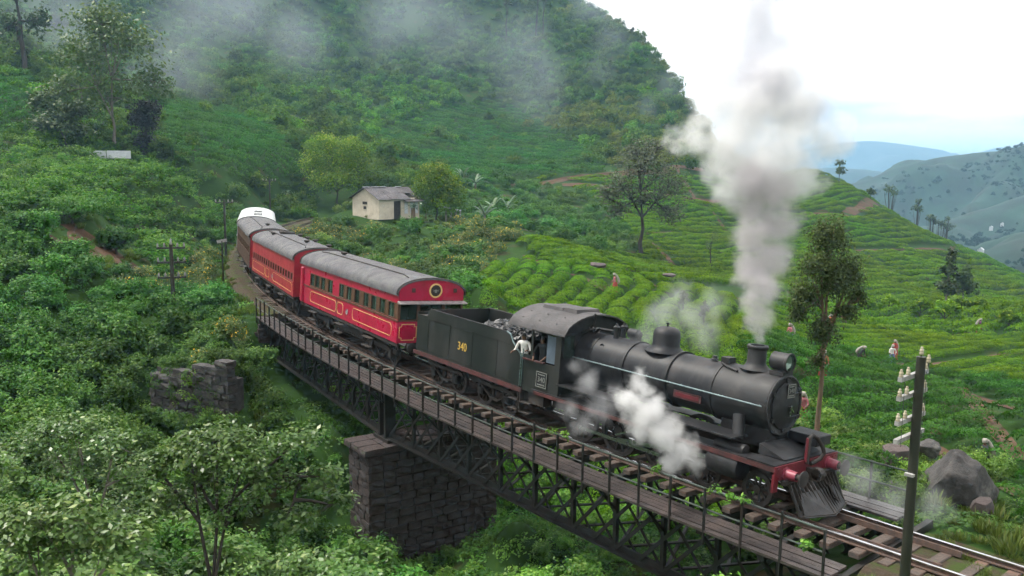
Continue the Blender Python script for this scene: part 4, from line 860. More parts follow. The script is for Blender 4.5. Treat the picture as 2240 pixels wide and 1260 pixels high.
template('scrub_yellow', [crown(lumps(i+9, 5, 1.0, 1.1), 440, .19, 230+i, 'leaf_scrub_yellow', flush=.5, up=.8, zmin=-.1, nclump=36, clump=.3) for i in range(3)])
template('shrub', [crown(lumps(i+20, 6, 1.0, 1.3), 1700, .13, 260+i, 'leaf_shrub', flush=.6, up=.8, zmin=-.1, nclump=90, clump=.26) for i in range(5)])
template('fresh', [crown(lumps(i+30, 6, 1.0, 1.2), 1700, .12, 290+i, 'leaf_fresh', flush=.6, up=.8, zmin=-.1, nclump=90, clump=.26) for i in range(4)])
template('big', [crown(lumps(i+40, 5, 1.0, 1.5), 1300, .15, 310+i, 'leaf_big', flush=.5, up=1.0, zmin=-.1, nclump=70, clump=.3, wid=.62, tin=.5) for i in range(4)])
template('flower', [crown(lumps(i+50, 5, 1.0, 1.1), 1000, .13, 330+i, 'leaf_flower', flush=.2, up=.7, zmin=-.1, nclump=70, clump=.3, tin=.5, flowers=.05) for i in range(3)])
template('cover', [crown([(0,0,.05,.8,.8,.22)], 260, .12, 350+i, ('leaf_shrub','leaf_fresh','leaf_shrub')[i], nclump=60, clump=.2, up=1.2, zmin=-.02) for i in range(3)])
template('grass', [grass_mesh(i, 130, .55, 'leaf_grass') for i in range(4)])
def scatter(name, key, P, scl, label=None, cat=None, tilt=.15, sz=None, rot=None):
    """plants nobody could count: one object"""
    if len(P) == 0: return
    n = len(P); me = bpy.data.meshes.new(name); me.from_pydata(np.asarray(P).tolist(), [], [])
    if rot is None: rot = np.stack([rng.normal(0, tilt, n), rng.normal(0, tilt, n), rng.uniform(0, 6.283, n)], -1)
    scl = np.asarray(scl, float); S = np.stack([scl, scl*rng.uniform(.85, 1.15, n), scl*(rng.uniform(.8, 1.25, n) if sz is None else sz)], -1)
    for nm, a in (('rot', rot), ('scl', S)): q = me.attributes.new(nm, 'FLOAT_VECTOR', 'POINT'); q.data.foreach_set('vector', a.astype(np.float32).ravel())
    o = link(name, me); tag(o, label, cat, None, 'stuff')
    ng = bpy.data.node_groups.new(name, 'GeometryNodeTree'); ng.interface.new_socket('Geometry', in_out='INPUT', socket_type='NodeSocketGeometry'); ng.interface.new_socket('Geometry', in_out='OUTPUT', socket_type='NodeSocketGeometry')
    N = ng.nodes; l = ng.links; gi = N.new('NodeGroupInput'); go = N.new('NodeGroupOutput'); ip = N.new('GeometryNodeInstanceOnPoints'); ci = N.new('GeometryNodeCollectionInfo')
    ci.inputs['Collection'].default_value = TEMPLATES[key]; ci.inputs['Separate Children'].default_value = True; ci.inputs['Reset Children'].default_value = True
    ip.inputs['Pick Instance'].default_value = True
    ra = N.new('GeometryNodeInputNamedAttribute'); ra.data_type = 'FLOAT_VECTOR'; ra.inputs[0].default_value = 'rot'; sa = N.new('GeometryNodeInputNamedAttribute'); sa.data_type = 'FLOAT_VECTOR'; sa.inputs[0].default_value = 'scl'
    e2r = N.new('FunctionNodeEulerToRotation'); l.new(ra.outputs[0], e2r.inputs[0])
    l.new(gi.outputs[0], ip.inputs['Points']); l.new(ci.outputs[0], ip.inputs['Instance']); l.new(e2r.outputs[0], ip.inputs['Rotation']); l.new(sa.outputs[0], ip.inputs['Scale']); l.new(ip.outputs[0], go.inputs[0])
    md = o.modifiers.new('plants', 'NODES'); md.node_group = ng; return o
def inside(u, v, poly):
    c = np.zeros(len(u), bool); n = len(poly)
    for i in range(n):
        (x0, y0), (x1, y1) = poly[i], poly[i-1]
        c ^= ((y0 > v) != (y1 > v)) & (u < (x1-x0)*(v-y0)/((y1-y0) if y1 != y0 else 1e-9)+x0)
    return c
def field(r0, r1, gap, a0=-34, a1=34, grow=0.0):
    """jittered points over the ground between two distances from the camera; returns x, y, z, u, v, k, s, lat"""
    out = []; r = r0
    while r < r1:
        g = gap*(1+grow*(r-r0)/r0); n = max(2, int(R_(a1-a0)*r/g)); a = YAW+R_(a0)+(np.arange(n)+rng.uniform(-.45, .45, n))*R_(a1-a0)/n; q = r+rng.uniform(-.45, .45, n)*g
        out.append(np.stack([CAM[0]+q*np.cos(a), CAM[1]+q*np.sin(a)], -1)); r += g
    P = np.concatenate(out); return annotate(P)
def annotate(P):
    z = TH(P[:, 0], P[:, 1]); Q = np.column_stack([P, z]); d = Q-CAM; k = d@FW
    kk = np.where(k > .5, k, .5); u = W/2+FPX*(d@RT)/kk; v = H/2-FPX*(d@UP)/kk; s, lat = trk_inv(P[:, 0], P[:, 1]); return Q, u, v, k, s, lat
def near_line(P, lines, w):
    d = np.full(len(P), 1e9)
    for ln in lines:
        for a, b in zip(ln, ln[1:]):
            a, b = np.array(a[:2]), np.array(b[:2]); ab = b-a; t = np.clip(((P[:, :2]-a)@ab)/(ab@ab), 0, 1); d = np.minimum(d, np.hypot(*(P[:, :2]-a-t[:, None]*ab).T))
    return d < w
# footpaths and drains between the tea fields, traced on the ground
PATHS = [[on_ground(*q) for q in ln] for ln in (
 [(2100,850),(2160,920),(2210,985),(2240,1010)], [(2000,830),(2080,850),(2160,880),(2240,900)], [(2040,980),(2120,1030),(2200,1070),(2240,1090)], [(1900,790),(2020,800),(2120,790),(2240,775)],
 [(1436,605),(1300,575)], [(1410,520),(1450,560),(1480,590)], [(1320,440),(1400,470)], [(1540,440),(1590,490),(1610,510)], [(1350,510),(1450,515),(1580,508)], [(1480,385),(1500,410),(1520,430)],
 [(1850,540),(1950,538),(2080,544),(2150,560)], [(1880,545),(1940,580),(2030,620)], [(1290,560),(1400,610),(1500,640),(1640,660)], [(1150,560),(1250,600),(1330,640)])]
WIDE = [[on_ground(*q) for q in ln] for ln in ([(1230,405),(1330,418),(1450,428),(1590,440)], [(1720,465),(1850,470),(2010,482)], [(1100,402),(1300,395),(1440,388),(1560,380)])]
mat('path_soil', (.1,.06,.04), (.06,.04,.03), scale=1.2, rough=1, bump=.5, spec=.1, col3=(.06,.08,.03), scale3=.6)
def ribbon(ln, w, name, m='path_soil'):
    P = np.array([q[:2] for q in ln]); d = np.r_[0, np.cumsum(np.hypot(*np.diff(P, axis=0).T))]; t = np.linspace(0, d[-1], max(4, int(d[-1]/1.5))); x = np.interp(t, d, P[:, 0]); y = np.interp(t, d, P[:, 1]); tx, ty = np.gradient(x), np.gradient(y); L_ = np.hypot(tx, ty)+1e-9; V = []
    for f in (-1, -.33, .33, 1): xx, yy = x-ty/L_*f*w/2, y+tx/L_*f*w/2; V.append(np.stack([xx, yy, TH(xx, yy)+.07], -1))
    n = len(t); V = np.stack(V, 1).reshape(-1, 3); F = [(i*4+j, i*4+j+1, i*4+j+5, i*4+j+4) for i in range(n-1) for j in range(3)]
    return tag(MB().add(V, F).build(name, m), kind='structure')
for ln in PATHS: ribbon(ln, .7, 'path')
for ln in WIDE: ribbon(ln, 2.6, 'dirt_road')
ribbon([on_ground(*q) for q in ((85,505),(140,505),(200,530),(262,580))], 4.2, 'bare_bank')
BOUND_HILLOCK = lambda u, v: u > 1025+(640-v)*.9
# ---- tea in rows ------------------------------------------------------------------
def rows(a, b, gap, step, rx, ry, warp=1.5, jit=.16):
    """bushes along rows parallel to a->b (points on the ground), covering the rectangle rx (along), ry (across) about a"""
    a, b = np.array(a[:2]), np.array(b[:2]); d = (b-a)/np.linalg.norm(b-a); p = np.array([-d[1], d[0]])
    X, Y = np.meshgrid(np.arange(rx[0], rx[1], step), np.arange(ry[0], ry[1], gap)); X = X.ravel()+rng.normal(0, jit, X.size); Y = Y.ravel()+rng.normal(0, jit*.45, X.size)
    Y = Y + warp*fbm(X/22, Y/22, 4.4, 2); return annotate(a+X[:, None]*d+Y[:, None]*p) + (math.atan2(d[1], d[0]),)
visible = lambda u, v: (u > -150) & (u < 2400) & (v < 1450)
def hedge_mesh(seed, n, L, m, length=1.5, w=1.3, h=.36, base=.14):
    """a clipped length of tea hedge along x: leaves over a low rounded top, young flush uppermost, shade tinted into sides and grooves"""
    g = np.random.default_rng(seed); t = g.uniform(-1, 1, n); t = np.sign(t)*np.abs(t)**.85; x = g.uniform(-.5, .5, n)*length; lump = .8+.25*np.sin(x*4.3+seed)+.15*np.sin(x*9+seed*2)
    z = base+h*np.sqrt(np.clip(1-np.abs(t)**2.6, 0, 1))*(.85+.2*lump)+g.normal(0, .025, n); C = np.stack([x, t*w/2*(.92+.1*lump), z], -1)
    N = np.stack([np.zeros(n), t*1.1, 1.0-.55*np.abs(t)], -1)+g.normal(size=(n, 3))*.38; tint = np.clip(.08+.72*((z-base)/h-.25)+g.normal(0, .16, n), 0, 1)  # young leaf colour plus painted shade: sides and grooves tinted darker by height
    LL = L*g.uniform(.65, 1.3, n); V, tv = quads_mesh('hedge', C, N, LL, LL*.55, tint, m, prng=g); return leaf_object('hedge', V, tv, m)
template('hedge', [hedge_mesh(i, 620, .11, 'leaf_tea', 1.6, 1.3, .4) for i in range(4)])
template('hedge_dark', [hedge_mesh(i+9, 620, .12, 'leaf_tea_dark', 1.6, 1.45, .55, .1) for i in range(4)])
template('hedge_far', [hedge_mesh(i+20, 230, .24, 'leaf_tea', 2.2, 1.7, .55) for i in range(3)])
def tea(name, key, spec, keep, scl, label, w=.45):
    Q, u, v, k, s, lat, an = rows(*spec); m = keep(Q, u, v, k, s, lat) & visible(u, v) & ~near_line(Q, PATHS, w) & ~near_line(Q, WIDE, 1.7) & (rng.random(len(u)) > .012)
    Q = Q[m]; n = len(Q); c, d = math.cos(an), math.sin(an); e = .8; z1 = TH(Q[:, 0]+c*e, Q[:, 1]+d*e); z0 = TH(Q[:, 0]-c*e, Q[:, 1]-d*e); pit = -np.arctan2(z1-z0, 2*e)
    y1 = TH(Q[:, 0]-d*e, Q[:, 1]+c*e); y0 = TH(Q[:, 0]+d*e, Q[:, 1]-c*e); rol = np.arctan2(y1-y0, 2*e)*.6
    return scatter(name, key, Q, scl*rng.uniform(.94, 1.07, n), label, 'tea bushes', rot=np.stack([rol, pit, an+rng.normal(0, .05, n)], -1), sz=rng.uniform(.85, 1.2, n))
g1, g2 = on_ground(1060,660), on_ground(1230,545)
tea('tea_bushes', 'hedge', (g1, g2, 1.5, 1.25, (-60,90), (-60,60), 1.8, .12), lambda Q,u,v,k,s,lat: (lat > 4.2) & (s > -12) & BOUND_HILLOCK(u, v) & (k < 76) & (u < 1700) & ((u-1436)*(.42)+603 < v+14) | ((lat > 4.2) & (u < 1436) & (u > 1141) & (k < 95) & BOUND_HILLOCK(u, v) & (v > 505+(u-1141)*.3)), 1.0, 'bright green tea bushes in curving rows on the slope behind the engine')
g1, g2 = on_ground(1900,1000), on_ground(2200,915)
rightlow = lambda Q,u,v,k,s,lat: (lat > 5.0+1.5*(s < -1)) & (u >= 1640) & (k < 74) & ~((u > 1925) & (u < 2190) & (v > 990))
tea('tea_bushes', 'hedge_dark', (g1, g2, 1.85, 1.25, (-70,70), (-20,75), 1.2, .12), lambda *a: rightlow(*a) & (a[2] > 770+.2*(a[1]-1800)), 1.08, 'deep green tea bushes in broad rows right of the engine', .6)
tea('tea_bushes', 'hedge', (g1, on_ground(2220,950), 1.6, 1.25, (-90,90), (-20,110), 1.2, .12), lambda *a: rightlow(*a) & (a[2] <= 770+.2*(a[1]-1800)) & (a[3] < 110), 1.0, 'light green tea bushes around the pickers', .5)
h1, h2 = on_ground(1320,520), on_ground(1560,515)
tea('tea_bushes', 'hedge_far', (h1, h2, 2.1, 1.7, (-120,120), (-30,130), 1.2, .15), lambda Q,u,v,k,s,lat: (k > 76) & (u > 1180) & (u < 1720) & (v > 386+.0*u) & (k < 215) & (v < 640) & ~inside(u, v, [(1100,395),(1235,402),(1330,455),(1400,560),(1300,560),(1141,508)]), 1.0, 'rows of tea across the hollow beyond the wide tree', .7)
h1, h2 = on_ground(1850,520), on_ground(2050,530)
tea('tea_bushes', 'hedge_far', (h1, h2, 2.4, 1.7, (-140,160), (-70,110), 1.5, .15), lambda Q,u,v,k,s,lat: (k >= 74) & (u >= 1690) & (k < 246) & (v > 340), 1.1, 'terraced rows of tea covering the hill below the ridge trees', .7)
ZA = [(340,225),(470,225),(600,295),(665,360),(640,405),(520,400),(360,335)]; ZB = [(800,305),(980,235),(1100,225),(1230,300),(1340,380),(1200,392),(900,392)]; ZC = [(-120,175),(85,180),(75,300),(-120,330)]
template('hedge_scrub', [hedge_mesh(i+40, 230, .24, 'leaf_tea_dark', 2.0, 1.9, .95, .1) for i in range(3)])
h1, h2 = on_ground(400,300), on_ground(600,350)
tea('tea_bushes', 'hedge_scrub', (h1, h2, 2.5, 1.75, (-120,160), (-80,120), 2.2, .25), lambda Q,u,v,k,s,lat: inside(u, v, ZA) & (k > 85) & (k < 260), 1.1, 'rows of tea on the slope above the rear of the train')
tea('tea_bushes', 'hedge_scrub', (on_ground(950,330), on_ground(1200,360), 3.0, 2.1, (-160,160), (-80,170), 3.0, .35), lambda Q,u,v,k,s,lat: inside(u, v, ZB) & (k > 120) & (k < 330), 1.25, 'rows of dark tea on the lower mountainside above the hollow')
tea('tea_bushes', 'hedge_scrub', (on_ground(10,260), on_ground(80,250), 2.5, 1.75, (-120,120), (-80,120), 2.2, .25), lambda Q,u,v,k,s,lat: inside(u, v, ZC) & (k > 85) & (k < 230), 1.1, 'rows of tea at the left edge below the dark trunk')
# ---- mountain scrub ---------------------------------------------------------------
Q, u, v, k, s, lat = field(125, 480, 1.9, -33, 33, grow=.42)
mt = ((v < 392+np.clip((900-u)*.02, 0, 30)) | ((u < 1000) & (k > 120))) & (u < 1640) & ~((u > 1180) & (v > 386)) & ~((u > 690) & (v > 415)) & ~near_line(Q, WIDE, 1.4)
nz = fbm(Q[:, 0]/30, Q[:, 1]/30, 2.0, 3); yel = ((nz > .35) & (u > 1150)) | ((u > 1330) & (nz > -.15) & (v > 130))
bare = (fbm(Q[:, 0]/14, Q[:, 1]/14, 9.0, 2) > .75); inrows = (inside(u, v, ZA) & (k > 85) & (k < 260)) | (inside(u, v, ZB) & (k > 120) & (k < 330)) | (inside(u, v, ZC) & (k > 85) & (k < 230)); mt &= ~(inrows & (rng.random(len(u)) < .93))
sc_ = lambda n, k: (.95+.0026*k)*rng.uniform(.6, 1.5, n)
brt = inside(u, v, [(840,170),(960,175),(1040,240),(930,310),(860,280)]) | inside(u, v, [(770,215),(810,230),(840,300),(800,300)]) | ((nz < -.5) & (v > 200))  # patches given a brighter leaf colour to paint sunlight on the scrub
template('scrub_sunlit', [crown(lumps(i, 6, 1.0, 1.3), 480, .2, 240+i, 'leaf_scrub_sunlit', flush=.8, up=.8, zmin=-.1, nclump=36, clump=.3) for i in range(3)])
for kk, key, lb in ((mt & brt, 'scrub_sunlit', 'bushes tinted bright green as sunlit patches in the mountainside gullies'), (mt & ~yel & ~bare & ~brt, 'scrub', 'dark green scrub and tea clothing the misty mountainside'), (mt & yel & ~bare & ~brt, 'scrub_yellow', 'yellowish scrub along the spurs of the mountain')):
    scatter('mountain_scrub', key, Q[kk], sc_(kk.sum(), k[kk]), lb, 'scrub')
# scattered small trees among the scrub
kk = mt & (rng.random(len(u)) < .05) & (k > 150); scatter('mountain_scrub', 'scrub', Q[kk], rng.uniform(2.2, 4.0, kk.sum()), 'taller round bushes standing out of the mountain scrub', 'scrub', sz=rng.uniform(.9, 1.4, kk.sum()))
leaf_mat('leaf_wood_far', (.008,.022,.013), (.016,.038,.018), trans=.15, spec=.05, rough=.9)
template('wood_far', [crown(lumps(i+70, 6, 1.0, 1.3), 300, .24, 380+i, 'leaf_wood_far', zmin=-.1, nclump=36, clump=.3) for i in range(3)])
# woods on the nearer far hills
for i, V in enumerate(RIDGES[:3]):
    d = V-CAM; kk_ = d@FW; uu = W/2+FPX*(d@RT)/kk_; ok = (uu > 1500) & (uu < 2600); V = V[ok]; Q = V[rng.integers(0, len(V), 5200)]+np.column_stack([rng.uniform(-9, 9, (5200, 2)), np.zeros(5200)]); f = fbm(Q[:, 0]/60, Q[:, 1]/60, 2.0+i, 3); Q = Q[f > -.05]
    scatter('hill_wood', 'wood_far', Q-np.array([0, 0, .8]), rng.uniform(1.0, 2.8, len(Q)), ['woods on the highest blue hill at right','woods on the middle blue hill at right','woods on the nearest blue hill at right'][i], 'woods')
# ---- shrubs beside the line ---------------------------------------------------------
Q, u, v, k, s, lat = field(12.5, 165, .85, -34, 34, grow=.22)
clear = (np.abs(lat) > 3.4) | (s > 110)
under = (np.abs(lat) < 4.2) & (s > B1) & (s < B0) & (Q[:, 2] > -3.7) & ~((np.abs(lat) > 2.4) & (Q[:, 2] < -1.0))
dpx = (Q[:, :2]-P0[:2]); pool = (np.abs(dpx@fwd_dir(BP)[:2]) < 1.7) & (np.abs(dpx@lat_dir(BP)[:2]) < 3.7)
underveg = (np.abs(lat) < 4.2) & (s > B1) & (s < B0) & ((Q[:, 2] < -3.7) | ((np.abs(lat) > 2.4) & (Q[:, 2] < -1.0)))
leftside = (lat < -3.2) & (s > -1.5) & (k < 128)
fore = (k < 30) & leftside
hillock = (lat > 3.2) & (s > 14) & ~BOUND_HILLOCK(u, v) & (k < 110) & (v > 478)
patch = inside(u, v, [(660,385),(900,385),(1235,400),(1330,455),(1400,560),(1300,560),(1141,508),(1020,500),(900,478),(660,470)]) & (lat > 5)
verge = (lat > 3.2) & (lat < 5.2) & (s > -2) & (s < 40) & (rng.random(len(u)) < .5)
yard = inside(u, v, [(760,470),(960,478),(1000,520),(880,545),(790,520)]) & (rng.random(len(u)) < .8)
bank = inside(u, v, [(90,480),(240,480),(310,560),(260,600),(130,540)]) & (rng.random(len(u)) < .85)
wallz = near_line(Q, [[wa-ux*.5, wb+ux*.5]], 1.3) & True
land = ((leftside & (clear | underveg) & ~under) | (underveg & (rng.random(len(u)) < .8)) | ((lat >= 0) & (lat < 14) & (s > -1) & (s < 33) & (Q[:, 2] < -1.2) & ~under) | hillock | patch | verge) & ~pool & ~yard & ~bank & ~wallz & (rng.random(len(u)) < .93) & (u > -200) & (u < 2300) & (v < 1700)
inr = (inside(u, v, ZA) & (k > 85)) | (inside(u, v, ZC) & (k > 85)); land &= ~inr
left_tea = leftside & (k > 58) & (u < 660) & (fbm(Q[:, 0]/10, Q[:, 1]/10, 1.0, 2) > -.35) & (u < 520+(420-v)*.8)
nz = fbm(Q[:, 0]/6, Q[:, 1]/6, 5.0, 3); nz2 = fbm(Q[:, 0]/9, Q[:, 1]/9, 15.0, 3)
flw = (hillock & (nz2 > .1) & (v > 480)) | (leftside & (u > 220) & (u < 520) & (v > 530) & (v < 800) & (nz2 > .2))
big = fore & (nz > -.25) & (u < 790)
frs = ((u > 1040) & (k < 45) & (lat < 20)) | ((nz > .42) & ~big) | (verge)
cls = np.select([left_tea, big, flw, frs], [0, 1, 2, 3], 4)
for c, key, nm, lb, sr in ((0, 'tea_dark', 'tea_bushes', 'dark tea bushes on the hillside left of the train', (1.3, 2.2)), (1, 'big', 'undergrowth', 'broad leaved bushes filling the lower left foreground', (.75, 1.35)), (2, 'flower', 'undergrowth', 'bushes dotted with yellow flowers beside the line', (.6, 1.05)), (3, 'fresh', 'undergrowth', 'fresh green bushes in the gully and by the bridge', (.5, 1.0)), (4, 'shrub', 'undergrowth', 'dense mid green shrubs covering the banks', (.65, 1.35))):
    kk = land & (cls == c); n = kk.sum(); scatter(nm, key, Q[kk]-np.array([0, 0, .08]), rng.uniform(*sr, n)*np.clip(.85+.004*k[kk], .9, 1.25)*np.where(k[kk] < 24, 1.02, 1)*np.where(underveg[kk], .6, 1), lb, 'tea bushes' if c == 0 else 'undergrowth', sz=None)
Q0, u0, v0, k0, s0, l0 = field(12.5, 100, .75, -34, 34, grow=.35)
kk = ~inside(u0, v0, [(85,485),(230,480),(300,560),(250,600),(120,545)]) & (((l0 > 2.5) & (l0 < 10) & (s0 < 3)) | ((l0 < -2.5) & (s0 < -1)) | ((l0 < -2.6) & (s0 > -1.2)) | ((l0 > 2.6) & ~BOUND_HILLOCK(u0, v0) & (s0 > 10)) | ((np.abs(l0) < 9) & (s0 > 1) & (s0 < 32))) & ~((np.abs(l0) < 2.8) & ((s0 > B0) | (s0 < 4))) & (rng.random(len(u0)) < .85)
scatter('ground_cover', 'cover', Q0[kk], rng.uniform(.7, 1.3, kk.sum()), 'low ground cover creeping over the banks and gully', 'ground cover')
# grasses: yard, verges, bare banks and between the sleepers' ends
Q, u, v, k, s, lat = field(13, 125, .5, -34, 34, grow=.35)
hillock = (lat > 3.2) & (s > 14) & ~BOUND_HILLOCK(u, v) & (k < 110) & (v > 478)
gr = (inside(u, v, [(760,470),(1000,478),(1010,540),(880,560),(780,530)]) | inside(u, v, [(90,480),(240,480),(310,560),(260,600),(130,540)]) | ((np.abs(lat) < 3.6) & (np.abs(lat) > 2.0) & ((s < B1-1) | (s > B0+.5))) | (hillock & (rng.random(len(u)) < .5)) | ((lat > 3) & (lat < 8) & (s < B1+2) & (rng.random(len(u)) < .55)) | ((lat < -2.2) & (lat > -5) & (s < B1+.5)) | ((k < 40) & (lat < -3.5) & (rng.random(len(u)) < np.where((u > 520) & (u < 820), .9, .4)))) & ~((np.abs(lat) < 4.) & (s > B1) & (s < B0))
scatter('grass', 'grass', Q[gr], rng.uniform(.35, .9, gr.sum()), 'rough grass along the verges and around the house', 'grass')
Q, u, v, k, s, lat = annotate(np.array([trk(rng.uniform(-14, B1-.4), rng.uniform(-2.2, 2.2))[:2] for _ in range(260)]))
kk = (np.abs(np.abs(lat)-.87) > .12); scatter('grass', 'grass', Q[kk], rng.uniform(.18, .45, kk.sum()), 'small weeds between the sleepers', 'weeds')
# ------------------------------------------------------------------ trees
UPZ = np.array([0, 0, 1.0]); RTH = np.array([RT0[0], RT0[1], 0]); FWH = np.array([FW[0], FW[1], 0]); FWH /= np.linalg.norm(FWH)
def tree(name, label, u, v, lobes, leaf, n, L, bark='bark_dark', tr=.012, group=None, fork=.45, k=None, lean=0.0, seed=0, clump=.26, inner=.45, cat='tree', up=.5, kbase=None, flush=.35, twigs=10):
    """u, v: foot of the trunk in the photograph; lobes in photograph pixels from the foot: (right, up, half width, half height)"""
    base = on_ground(u, v) if k is None else np.array([*at(u, v, k)[:2], 0]); base[2] = TZ(base[0], base[1]) if k is None else TZ(base[0], base[1])
    kk = (base-CAM)@FW; px = kk/FPX; g = random.Random(seed+int(u))
    v_foot = pix(base)[1]; dv = v_foot-v          # hidden part of the trunk
    root = empty(name, base); tag(root, label, cat, group); LB = []
    for a, b, ru, rv in lobes:
        dep = g.uniform(-.45, .45)*ru*px; c = RTH*a*px + UPZ*(b+dv)*px + FWH*dep; LB.append((*c, ru*px, ru*px, rv*px))
    h = max(l[2] for l in LB); w = tr*h+.03; t = MB(); cx = np.mean([l[0] for l in LB]); cy = np.mean([l[1] for l in LB])
    fk = np.array([cx*fork, cy*fork, h*fork]); bend = np.array([g.uniform(-.02, .02)*h, g.uniform(-.02, .02)*h, 0])
    t.tube([(0, 0, -.3), fk*.35+bend, fk*.7-bend*.5, fk], [w*1.25, w, w*.85, w*.75], 8)
    mids = []
    for li_, l in enumerate(LB):
        c = np.array(l[:3]); fk0 = fk
        if li_ > 2: fk0 = min(mids, key=lambda q: np.linalg.norm(q-c))
        mid = fk0*.5+c*.5+np.array([g.uniform(-.1, .1)*l[3], g.uniform(-.1, .1)*l[3], .1*l[5]]); mids.append(mid); t.tube([fk0, mid, c, c+np.array([0, 0, l[5]*.55])], [w*.6, w*.42, w*.28, w*.08], 6)
        for q in range(twigs):
            d = np.array([g.uniform(-1, 1), g.uniform(-1, 1), g.uniform(-.35, 1)]); d /= np.linalg.norm(d); s0 = mid if q % 2 else c
            e = c+d*np.array(l[3:])*g.uniform(.6, .92); t.tube([s0, s0*.5+e*.5+np.array([0, 0, .06*l[5]]), e], [w*.22, w*.13, w*.04], 5)
    t.build('trunk', bark, root, 60); cr = link('crown', crown(LB, n, L, seed+int(u)+3, leaf, clump=clump, inner=inner, up=up, flush=flush), root); return root
RG = 'small trees along the ridge of the tea hill'
tree('shade_tree', 'tall spreading hazy tree with pale forked trunk behind the white panels', 257, 343, [(-60,200,85,75),(30,230,90,80),(-20,130,75,55),(90,150,60,60),(-110,130,50,55),(-10,275,70,50),(-70,90,50,35)], 'leaf_tree_haze', 6500, .55, 'bark_pale', .012, seed=1, fork=.28, twigs=14, clump=.3, inner=.3)
iv = tree('ivy_tree', 'blackish ivy choked tree beside the tall pale tree', 322, 350, [(0,70,34,48),(8,110,36,20),(-22,85,26,34),(-2,35,22,30)], 'ivy_dark', 3000, .4, 'bark_dark', .03, seed=2, fork=.3, inner=.2, flush=.1)
tree('shade_tree', 'dark wispy tree left of the tall pale tree', 145, 335, [(-20,60,50,38),(20,85,45,35),(-45,100,40,35),(35,45,35,28)], 'leaf_tree_dark', 2600, .5, 'bark_dark', .014, seed=3, fork=.3, clump=.3, inner=.3)
tree('shade_tree', 'tall dark trunk tree at the upper left corner', 55, 178, [(-10,190,45,60),(20,120,34,50),(-35,110,32,45),(5,250,50,40),(-5,60,25,30)], 'leaf_tree_dark', 2600, .7, 'bark_dark', .02, seed=4, fork=.5, clump=.3, inner=.3)
tree('round_tree', 'round yellow green tree above the train by the house', 738, 452, [(0,95,66,54),(-42,72,40,44),(44,74,38,42),(0,50,58,36),(-20,124,42,30),(30,122,38,30)], 'leaf_tree_yellow', 13000, .32, 'bark_dark', .014, seed=5, fork=.25, inner=.6, flush=.8)
tree('round_tree', 'dark green tree with olive top right of the house', 955, 492, [(0,90,44,40),(30,60,36,44),(-22,62,34,40),(-5,115,34,20),(15,40,44,28)], 'leaf_tree_yellow', 10000, .28, 'bark_dark', .013, seed=6, fork=.25, inner=.55, flush=.9)
tree('broadleaf_tree', 'grey green broad leaved tree close beside the house', 932, 488, [(-4,66,30,28),(-12,40,24,22),(14,50,22,26)], 'leaf_pale', 1500, .3, 'bark_pale', .013, seed=7, fork=.4, inner=.5)
tree('bushy_tree', 'blue green bushy tree behind the house roof', 850, 425, [(0,20,34,26),(-30,14,24,20),(30,12,26,20)], 'leaf_shrub', 1800, .35, 'bark_dark', .02, seed=8, inner=.5)
tree('wide_tree', 'wide grey brown thin leaved tree standing in the tea', 1404, 566, [(0,190,72,50),(-48,150,46,52),(50,150,48,50),(-60,95,34,34),(58,92,38,36),(0,120,60,50),(-15,225,40,30),(30,240,46,22),(-78,130,24,30)], 'leaf_tree_grey', 6500, .34, 'bark_dark', .016, seed=9, fork=.36, clump=.3, inner=.3, twigs=16)
eu = tree('eucalyptus', 'tall slender eucalyptus with feathery dark clumps behind the engine chimney', 1787, 955, [(-2,430,40,50),(-18,370,44,40),(48,345,36,52),(12,330,42,44),(70,300,22,28),(-40,300,36,40),(-52,265,24,28),(0,225,30,48),(44,275,30,20),(-10,165,20,26)], 'leaf_tree_olive', 15000, .115, 'bark_red', .0085, seed=10, fork=.5, clump=.36, inner=.3, up=.35, flush=.6, twigs=12, k=33)
for i, (a, b, lb) in enumerate(((2070,668,'tallest grey pine on the right slope'),(2105,664,'shorter grey pine right of the tallest one'))):
    tree('pine_tree', lb, a, b, [(0,70-i*25,20,26),(-8,40,26,18),(10,30,26,18),(0,105-i*35,14,20)], 'leaf_tree_dark', 1500, .4, 'bark_pale', .013, seed=20+i, fork=.6, inner=.3)
for i, (a, b, h, lb) in enumerate(((1895,690,38,'leftmost small yellow green tree below the tea hill'),(1945,680,34,'bushy small yellow green tree second from the left'),(2011,700,46,'small yellow green tree with dark forked stem'),(2066,712,56,'largest small yellow green tree, left of the pink scrub'),(2100,690,42,'small yellow green tree behind the largest one'),(2140,688,36,'pale small tree above the dark tea slope'),(2205,725,44,'loose small tree near the right edge'))):
    tree('small_tree', lb, a, b, [(0,h*.72,h*.42,h*.3),(-h*.3,h*.55,h*.28,h*.24),(h*.32,h*.58,h*.3,h*.24)], 'leaf_tree_yellow', 900, .3, 'bark_dark', .03, 'small trees below the tea hill', .4, seed=30+i, inner=.3)
for i, (a, b, h, w, lb) in enumerate(((1835,392,46,13,'ridge tree with two round tufts left of the others'),(1903,432,24,9,'thin small ridge tree second from the left'),(1947,438,36,14,'flat topped ridge tree on a bare stem'),(2007,472,40,12,'tall ridge tree with two dark tufts'),(2036,490,24,12,'pale bushy ridge tree'),(2058,500,22,16,'low dark ridge tree'),(2074,515,44,15,'dark ridge tree lowest on the ridge'))):
    tree('ridge_tree', lb, a, b+4, [(0,h*.82,w*.8,h*.22),(0,h*.42,w*1.1,h*.28)] if i in (0, 3, 6) else [(-w*.3,h*.68,w*.9,h*.34),(w*.4,h*.5,w*.8,h*.34)], 'leaf_tree_dark', 650, .5, 'bark_dark', .014, RG, .35, seed=40+i, inner=.25)
